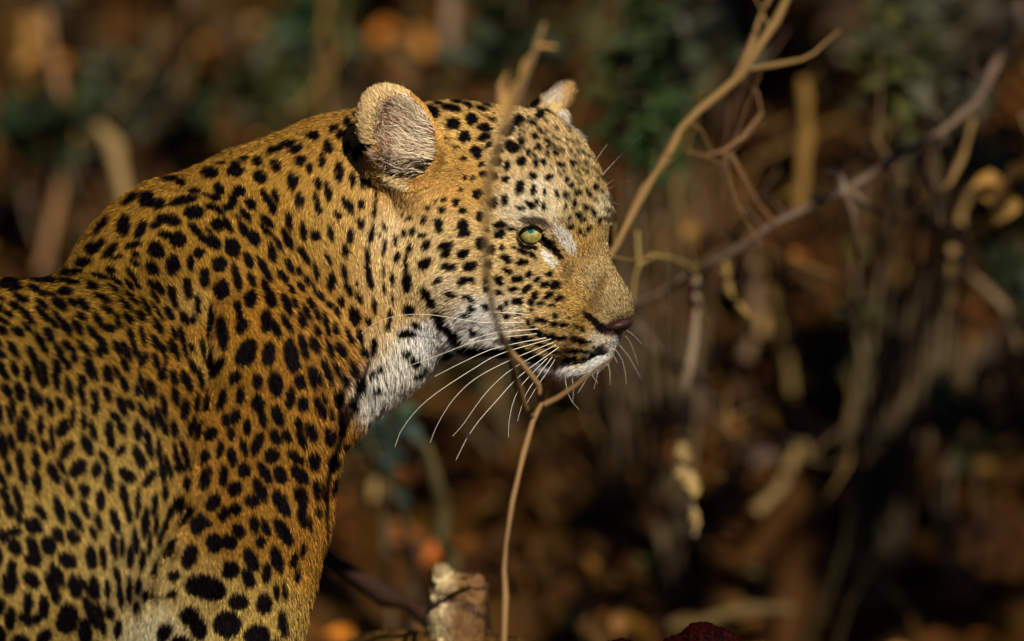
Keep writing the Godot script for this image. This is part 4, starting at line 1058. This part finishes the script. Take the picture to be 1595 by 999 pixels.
func dome(c: Vector3, dir: Vector3, rad: float, half: float, col: Callable) -> ArrayMesh:   # a cap of a ball round dir
	var v := PackedVector3Array(); var n := PackedVector3Array(); var cc := PackedColorArray(); var ix := PackedInt32Array()
	var u := dir.cross(Vector3.UP).normalized(); var w := u.cross(dir)
	var rings := 14; var seg := 28
	for i in rings + 1:
		var a: float = half * i / rings
		for k in seg:
			var b := TAU * k / seg
			var d := dir * cos(a) + (u * cos(b) + w * sin(b)) * sin(a)
			v.append(c + d * rad); n.append(d); cc.append(col.call(a / half, b))
	for i in rings:
		for k in seg:
			var p := i * seg + k; var q := i * seg + (k + 1) % seg
			ix.append_array(PackedInt32Array([p, q, p + seg, q, q + seg, p + seg]))
	return arr_mesh(v, n, cc, fix(v, n, ix))


func make_face(root: Node3D, T: Transform3D):
	var gloss := vmat(0.08, 0.6)
	var ec := L(EYE.x, EYE.y, EYE.z)
	var gaze := Vector3(-0.04, 0.24, 0.97).normalized()
	var eye := mi(dome(ec, gaze, 20.5 * S, PI * 0.99, func(a, b): return Color(0.02, 0.015, 0.012)), gloss)
	put(eye, "eye", root); eye.transform = T
	var iris := mi(dome(ec, gaze, 20.9 * S, deg_to_rad(66), func(a, b):
		var k: float = 0.75 + 0.35 * nz.get_noise_2d(b * 60.0, a * 30.0) + 0.04 * sin(b * 31.0 + 3.0 * sin(b * 7.0))
		var rim: float = smoothstep(1.0, 0.84, a)
		return Color(0.46 * k, 0.42 * k, 0.16 * k).lerp(Color(0.38 * k, 0.31 * k, 0.085 * k), a) * rim), gloss)
	put(iris, "iris", eye)
	var pupil := mi(dome(ec, gaze, 21.3 * S, deg_to_rad(13.5), func(a, b): return Color(0.003, 0.13, 0.125)), gloss)  # teal reflection painted into the pupil colour
	put(pupil, "pupil", eye)
	# nose leather
	var nm := vmat(0.5, 0.4)
	var sp := func(c: Vector3, s: Vector3, col: Color, turn: float) -> ArrayMesh:
		var v := PackedVector3Array(); var n := PackedVector3Array(); var cc := PackedColorArray(); var ix := PackedInt32Array()
		var B := Basis(Vector3(0, 0, 1), turn)
		for i in 17:
			var th := PI * i / 16
			for k in 24:
				var ph := TAU * k / 24
				var d := Vector3(sin(th) * cos(ph), cos(th), sin(th) * sin(ph))
				var w: float = 1.0 + 0.05 * nz.get_noise_3d(d.x * 30, d.y * 30, d.z * 30)
				v.append(c + B * (d * s) * w); n.append((B * (d / s)).normalized())
				var g: float = 1.0 + 0.6 * nz.get_noise_3d(d.x * 60 + 9, d.y * 60, d.z * 60)
				cc.append(Color(col.r * g, col.g * g, col.b * g))
		for i in 16:
			for k in 24:
				var p := i * 24 + k; var q := i * 24 + (k + 1) % 24
				ix.append_array(PackedInt32Array([p, q, p + 24, q, q + 24, p + 24]))
		return arr_mesh(v, n, cc, fix(v, n, ix))
	var nose := mi(sp.call(L(960, 508, 24), Vector3(26, 11.5, 38) * S, Color(0.042, 0.021, 0.017), 0.28), nm)
	put(nose, "nose", root); nose.transform = T
	for z in [58, -12]:
		var nostril := mi(sp.call(L(935, 505, z), Vector3(19, 6, 8) * S, Color(0.008, 0.006, 0.006), -0.45), nm)
		put(nostril, "nostril", nose)
	# whiskers, chin and brow bristles: points x, y and height off the midline
	var wk := [
		[825,502,88, 760,503,96, 720,498,100, 675,491,102, 642,490,103, 611,494,104, 585,504,106, 564,520,107],
		[822,491,90, 790,487,95, 751,489,100, 727,491,103],
		[836,520,88, 780,526,98, 735,534,108, 695,549,116, 668,559,120, 633,571,124],
		[850,526,86, 780,540,100, 751,550,108, 713,568,116, 678,586,124],
		[858,528,86, 780,551,102, 743,571,112, 690,605,126, 657,631,135, 636,655,140, 625,672,143, 617,695,146],
		[862,533,86, 790,563,104, 740,590,118, 708,620,128, 688,650,136, 678,670,140, 671,688,143],
		[866,537,86, 800,573,102, 763,605,112, 740,634,120, 722,660,126, 706,678,130],
		[870,541,86, 810,585,104, 775,622,116, 746,655,126, 727,683,134, 711,715,140],
		[852,558,82, 830,580,90, 808,606,98, 797,634,104, 793,655,106, 792,680,108],
		[860,556,82, 838,585,90, 820,612,98, 812,633,102, 806,655,106],
		[864,560,82, 848,585,90, 832,608,96, 818,632,102],
		[842,512,88, 800,516,98, 770,519,104, 730,530,112],
		[955,540,10, 969,560,4, 974,580,0, 976,600,-4], [966,516,0, 980,530,-14, 988,548,-24, 995,570,-32], [958,530,0, 978,553,-20, 988,570,-30, 999,590,-40], [946,560,20, 950,580,20, 950,600,18], [953,550,20, 958,558,16, 962,566,14], [972,512,-6, 988,523,-20, 1000,536,-32],
		[934,566,40, 930,585,46, 925,605,52], [922,574,44, 912,592,52, 900,612,60], [912,576,46, 922,585,54, 931,597,60], [880,588,40, 884,612,48, 891,626,52, 902,638,56], [891,588,40, 893,605,46, 892,626,50],
		[914,290,10, 920,268,16, 930,247,20, 946,225,26], [922,292,-10, 937,274,-8, 960,249,-6, 983,226,-4, 1000,211,-2], [928,300,-20, 942,290,-20, 958,278,-22], [936,299,-40, 955,290,-44, 980,281,-50], [942,316,-50, 954,315,-54, 967,318,-58]]
	var wm := mat(Color(0.86, 0.82, 0.74), 0.35, 0.5)
	wm.backlight_enabled = true; wm.backlight = Color(0.3, 0.3, 0.28)
	for q in wk.size():
		var pts := []
		for i in range(0, wk[q].size(), 3): pts.append(L(wk[q][i], wk[q][i + 1], wk[q][i + 2]))
		var rr: float = (0.55 if q < 12 else 0.32) * S * rng.randf_range(0.75, 1.15)
		var w := mi(tube(pts, rr, rr * 0.35, Color.WHITE, 5, 0.006, 0.0), wm)
		put(w, "whisker", root); w.transform = T


# ---------------------------------------------------------------- the kill under the leopard, and the stem before its face
func lump(c: Array, h: float, pad: float) -> Dictionary:   # [x, y, z, r, x, y, z, r, zs] limbs meshed on their own
	var keep := [pa, pab, pr0, pr1, pzs, pk, ptype, pinv, psub]
	pa = []; pab = []; pr0 = PackedFloat32Array(); pr1 = PackedFloat32Array(); pzs = PackedFloat32Array(); pk = PackedFloat32Array(); ptype = PackedInt32Array(); pinv = []; psub = PackedInt32Array()
	var lo := Vector3(9999, 9999, 9999); var hi := -lo
	for l in c:
		limb(l[0], l[1], l[2], l[3], l[4], l[5], l[6], l[7], l[8], pad)
		for e in [[l[0], l[1], l[2], l[3]], [l[4], l[5], l[6], l[7]]]:
			lo = lo.min(Vector3(e[0], e[1], e[2]) - Vector3.ONE * (e[3] * 1.3 + 10)); hi = hi.max(Vector3(e[0], e[1], e[2]) + Vector3.ONE * (e[3] * 1.3 + 10))
	var out := nets(lo, hi, h)
	pa = keep[0]; pab = keep[1]; pr0 = keep[2]; pr1 = keep[3]; pzs = keep[4]; pk = keep[5]; ptype = keep[6]; pinv = keep[7]; psub = keep[8]
	return out


func lump_mesh(d: Dictionary, bump: float, freq: float, col: Callable) -> ArrayMesh:
	var v := PackedVector3Array(); var n := PackedVector3Array(); var c := PackedColorArray()
	for i in d.v.size():
		var p: Vector3 = d.v[i]; var q: Vector3 = d.n[i]
		p += q * bump * nz.get_noise_3d(p.x * freq, p.y * freq, p.z * freq)
		v.append(L(p.x, p.y, p.z)); n.append(Vector3(q.x, -q.y, q.z)); c.append(col.call(p))
	var ix := fix(v, n, d.ix.duplicate())
	if bump > 0.0:   # normals of the bumped skin
		var m := PackedVector3Array(); m.resize(v.size())
		for t in range(0, ix.size(), 3):
			var f := (v[ix[t + 2]] - v[ix[t]]).cross(v[ix[t + 1]] - v[ix[t]])
			for k in 3: m[ix[t + k]] += f
		for i in m.size(): n[i] = m[i].normalized() if m[i].length_squared() > 0.0 else n[i]
	return arr_mesh(v, n, c, ix)


func make_carcass():
	var root := Node3D.new(); put(root, "carcass")
	root.position = Vector3(0.0, 0.02, 0.0)
	tag(root, "tan furred antelope carcass lying under the leopard's chest, leg stub raised", "carcass")
	var T := Transform3D(V.basis, V.origin - root.position)
	var hide := lump([[330, 1230, -330, 150, 620, 1165, -270, 158, 0.8], [620, 1165, -270, 158, 760, 1150, -250, 135, 0.8], [760, 1150, -250, 135, 1010, 1290, -160, 120, 0.8], [330, 1230, -330, 150, 100, 1360, -260, 110, 0.9], [100, 1360, -260, 110, 900, 1390, -180, 100, 1.2]], 12.0, 60.0)
	var hide_col := func(p: Vector3) -> Color:
		var g: float = 1.0 + 0.4 * nz2.get_noise_2d(p.x * 3.0, p.y * 3.0)
		return Color(0.11 * g, 0.06 * g, 0.016 * g)
	var o := mi(lump_mesh(hide, 0.0, 0.1, hide_col), vmat(0.9, 0.2))
	put(o, "hide", root); o.transform = T
	var leg := lump([[714, 1050, -250, 52, 712, 965, -240, 43, 0.9], [712, 965, -240, 43, 716, 940, -240, 37, 0.9], [692, 928, -232, 18, 684, 902, -232, 9, 1.0], [738, 930, -240, 20, 746, 918, -240, 13, 1.0]], 4.0, 16.0)
	var leg_col := func(p: Vector3) -> Color:
		var w := smoothstep(708.0, 684.0, p.x + 10.0 * nz.get_noise_2d(p.x, p.y) - maxf(0.0, 930.0 - p.y) * 0.3)
		var c := Color(0.16, 0.085, 0.03).lerp(Color(0.50, 0.40, 0.23), w)
		var band := exp(-pow((p.y - 926.0 - (p.x - 690.0) * 0.55) / 5.0, 2.0))
		c = c.lerp(Color(0.03, 0.012, 0.01), band)
		if p.x > 728.0 and p.y < 930.0: c = c.lerp(Color(0.15, 0.07, 0.035), 0.8)
		if p.x > 752.0: c = c.lerp(Color(0.03, 0.018, 0.012), 0.8)
		return c
	o = mi(lump_mesh(leg, 10.0, 0.7, leg_col), vmat(0.8, 0.3))
	put(o, "leg_stub", root); o.transform = T
	# hair of the hide and of the stub
	hv = PackedVector3Array(); hn = PackedVector3Array(); hc = PackedColorArray(); hix = PackedInt32Array()
	var r := RandomNumberGenerator.new(); r.seed = 8
	for d in [hide, leg]:
		for t in range(0, d.ix.size(), 3):
			var a: Vector3 = d.v[d.ix[t]]; var b: Vector3 = d.v[d.ix[t + 1]]; var c: Vector3 = d.v[d.ix[t + 2]]
			if d == hide and a.y > 1060.0: continue
			var cnt := (b - a).cross(c - a).length() * 0.5 * (0.12 if d == hide else 0.35)
			for q in int(cnt + r.randf()):
				var u := r.randf(); var w := r.randf() * (1.0 - u)
				var p := a + (b - a) * u + (c - a) * w
				var n: Vector3 = d.n[d.ix[t]]
				var dir := Vector3(0.9, 0.2, 0.1) if d == hide else Vector3(0.45, -0.8, 0.1) if p.y < 910.0 else Vector3(0.1, 0.9, 0.1)
				dir = (dir + Vector3(r.randfn(0, .2), r.randfn(0, .2), r.randfn(0, .2))); dir = (dir - n * dir.dot(n)).normalized()
				if d == leg and p.x > 726.0 and p.y < 945.0: continue
				var col: Color = hide_col.call(p) if d == hide else leg_col.call(p)
				var g := r.randf_range(0.6, 1.4)
				strand(L(p.x, p.y, p.z), Vector3(n.x, -n.y, n.z), Vector3(dir.x, -dir.y, dir.z), r.randf_range(10, 20) * S, 0.8 * S, 0.35, Color(col.r * g, col.g * g, col.b * g), r.randfn(0, 0.5))
	o = mi(arr_mesh(hv, hn, hc, hix), vmat(0.6, 0.3))
	put(o, "hair", root); o.transform = T; o.set_meta("kind", "stuff")
	# torn flesh: a thing of its own, lying at the right end
	var fr := Node3D.new(); put(fr, "torn_flesh"); fr.position = Vector3(0.15, 0.02, 0)
	tag(fr, "dark red lump of raw flesh jutting up at the bottom edge", "flesh")
	var flesh := lump([[985, 1078, 10, 62, 1055, 1048, 20, 50, 1.0], [1055, 1048, 20, 50, 1092, 1016, 20, 38, 1.0], [1092, 1016, 20, 34, 1094, 994, 20, 24, 1.0], [1100, 1008, 20, 26, 1136, 1000, 20, 16, 1.0], [960, 1060, 10, 62, 965, 1040, 10, 44, 1.0], [950, 1180, -20, 110, 1040, 1160, 0, 110, 1.0], [950, 1180, -20, 110, 1000, 1400, -60, 110, 1.0]], 4.5, 18.0)
	o = mi(lump_mesh(flesh, 7.0, 1.5, func(p): 
		var g: float = 0.7 + 0.8 * nz.get_noise_3d(p.x * 1.6, p.y * 1.6, p.z)
		return Color(0.016, 0.0028, 0.002) * maxf(g, 0.15)), vmat(0.7, 0.15))
	put(o, "meat", fr); o.transform = Transform3D(V.basis, V.origin - fr.position)
	# the dark stick beside it
	stick("fallen_stick", [Vector2(470, 842), Vector2(525, 872), Vector2(600, 928), Vector2(660, 968), Vector2(720, 1005)], [-0.3, -0.29, -0.28, -0.27, -0.26], 0.009, 0.008, Color(0.03, 0.015, 0.008), "dark stick lying behind the leopard's foreleg", "stick")


func make_front_stem():
	var c := Color(0.21, 0.125, 0.055)
	var root = stick("front_stem", [Vector2(782, 1420), Vector2(786, 1200), Vector2(787, 1000), Vector2(787, 930), Vector2(790, 850), Vector2(797, 780), Vector2(815, 705), Vector2(832, 655), Vector2(847, 622)], [0.24, 0.23, 0.22, 0.215, 0.205, 0.195, 0.18, 0.17, 0.16], 0.0023, 0.0023, c, "thin forked tan stem standing before the leopard's face, dry bud at its tip", "plant stem")
	twig(root, [Vector2(834, 652), Vector2(820, 632), Vector2(797, 570), Vector2(781, 520), Vector2(770, 470), Vector2(761, 410), Vector2(757, 340), Vector2(762, 270), Vector2(782, 205), Vector2(806, 140), Vector2(828, 85), Vector2(848, 38)], [0.165, 0.19, 0.26, 0.33, 0.39, 0.43, 0.45, 0.46, 0.46, 0.46, 0.46, 0.46], 0.0027, 0.0029, Color(0.17, 0.11, 0.05))
	twig(root, [Vector2(844, 625), Vector2(838, 600), Vector2(815, 568), Vector2(795, 545)], [0.16, 0.165, 0.175, 0.185], 0.0026, 0.0018, c)
	twig(root, [Vector2(847, 624), Vector2(852, 605), Vector2(860, 585), Vector2(872, 558), Vector2(886, 530), Vector2(902, 495), Vector2(922, 455), Vector2(938, 425)], [0.16, 0.18, 0.24, 0.32, 0.4, 0.48, 0.54, 0.6], 0.0024, 0.0018, c)
	twig(root, [Vector2(850, 630), Vector2(868, 622), Vector2(895, 600), Vector2(925, 576), Vector2(950, 560)], [0.16, 0.165, 0.17, 0.18, 0.19], 0.0026, 0.0014, c)
	twig(root, [Vector2(838, 72), Vector2(852, 72), Vector2(868, 74)], [0.46, 0.46, 0.46], 0.0018, 0.001, Color(0.4, 0.22, 0.06))
	for l in [[784, 192, -1.65, 0.034, 0.46], [792, 186, -1.3, 0.036, 0.46], [784, 155, -1.4, 0.024, 0.455], [812, 130, -1.15, 0.03, 0.46]]:
		var m := leaf_mat(0.4)
		m.vertex_color_use_as_albedo = false; m.albedo_color = Color(0.36, 0.21, 0.06).linear_to_srgb()
		var lf := mi(leaf_mesh(0.11, 0.2), m)
		put(lf, "dry_leaf", root)
		lf.position = at(l[0], l[1], l[4]) - root.position
		lf.basis = V.basis * Basis(Vector3.BACK, -l[2]) * Basis(Vector3.RIGHT, rng.randf_range(0.7, 1.9)).scaled(Vector3.ONE * l[3])


# an unseen tree, added over the bank to shade the background
func make_added_shade_trees():
	var root := Node3D.new(); put(root, "added_shade_canopy")
	root.position = floor_at(Vector3(2.1, 0, -1.5))
	tag(root, "unseen leafy tree added over the bank to shade it", "tree")
	var base := root.position
	var bark := vmat(0.9, 0.2)
	var r := RandomNumberGenerator.new(); r.seed = 41
	var crown := Vector3(1.9, 2.4, -1.2)
	put(mi(tube([Vector3(0, -0.1, 0), Vector3(-0.1, 0.7, 0.05), crown - base], 0.09, 0.06, Color(0.12, 0.09, 0.06), 9, 0.08), bark), "trunk", root)
	# boughs: where each ends, how many leaves, how wide they spread
	var boughs := []
	for i in 16:
		boughs.append([Vector3(lerpf(1.9, 0.72, i / 15.0) + r.randfn(0, 0.08), r.randf_range(2.1, 2.4), [1.1, 0.3, 0.75, 0.0][i % 4] + r.randfn(0, 0.08)), [11, 9, 10, 8][i % 4] + (6 if i < 6 else 0), 0.24])
	for i in 5:
		boughs.append([Vector3(lerpf(0.5, -0.3, i / 4.0), r.randf_range(2.1, 2.4), r.randf_range(-0.8, 0.2)), 6, 0.26])
	var tr := []; var cols := PackedColorArray()
	for q in boughs:
		var e: Vector3 = q[0]
		put(mi(tube([crown - base, (crown.lerp(e, 0.5) + Vector3(0.1, 0.25, 0)) - base, e - base], 0.03, 0.008, Color(0.12, 0.09, 0.06), 6, 0.08), bark), "limb", root)
		for k in q[1]:
			var p: Vector3 = e + Vector3(r.randfn(0, q[2]), r.randfn(0, 0.12), r.randfn(0, q[2]))
			if e.y < 3.0: p.z = minf(p.z, 1.27 + (p.y - 2.2) * 0.94)
			if p.y < 1.75: continue
			var b := (Basis(Vector3.UP, r.randf() * TAU) * Basis(Vector3.RIGHT, r.randfn(0.4, 0.5))).scaled(Vector3.ONE * r.randf_range(0.09, 0.17))
			tr.append(Transform3D(b, p - base)); cols.append(Color(0.05, 0.08, 0.025))
	put(multi(leaf_mesh(0.3, 0.15), tr, cols, leaf_mat(0.3)), "crown", root).set_meta("kind", "stuff")
	# an unseen tree added behind the camera, its thin top dimming the leopard's flank
	root = Node3D.new(); put(root, "added_shade_treetop"); root.position = Vector3(6.4, 0.0, 14.5)
	tag(root, "unseen thin-topped tree added behind the viewer to dim the flank", "tree")
	base = root.position
	put(mi(tube([Vector3(0, -0.1, 0), Vector3(0.1, 6, 0.1), Vector3(-1.0, 13.2, -1.2)], 0.16, 0.04, Color(0.12, 0.09, 0.06), 9, 0.3), bark), "trunk", root)
	tr = []; cols = PackedColorArray()
	for k in 24:
		var p := Vector3(4.92, 14.0, 12.95) + Vector3(r.randfn(0, 0.27), r.randfn(0, 0.2), r.randfn(0, 0.24))
		tr.append(Transform3D((Basis(Vector3.UP, r.randf() * TAU) * Basis(Vector3.RIGHT, r.randfn(0.4, 0.5))).scaled(Vector3.ONE * r.randf_range(0.1, 0.18)), p - base)); cols.append(Color(0.05, 0.08, 0.025))
	put(multi(leaf_mesh(0.3, 0.15), tr, cols, leaf_mat(0.3)), "crown", root).set_meta("kind", "stuff")


func stem_label(i: int, x: float, y: float, lean: float, bow: float) -> String:
	var hue: String = ["golden", "greyish", "rusty brown", "pale straw"][i % 4]
	var way := "leaning left" if lean < -0.25 else "leaning right" if lean > 0.25 else "upright"
	var place := "above the leopard's back" if x < 560.0 else "above the leopard's head" if x < 940.0 else "by the tan forked branch" if y < 250.0 and x < 1240.0 else "in the top right thicket" if y < 250.0 else "under the long grey branch" if y < 500.0 and x < 1330.0 else "at the right edge" if x > 1480.0 else "near the pale seed pods" if x < 1240.0 else "low in the right thicket"
	return "thin %s %s stem %s, %s" % [hue, "forked" if i % 2 else "bowed" if bow > 35.0 else "straight", way, place]
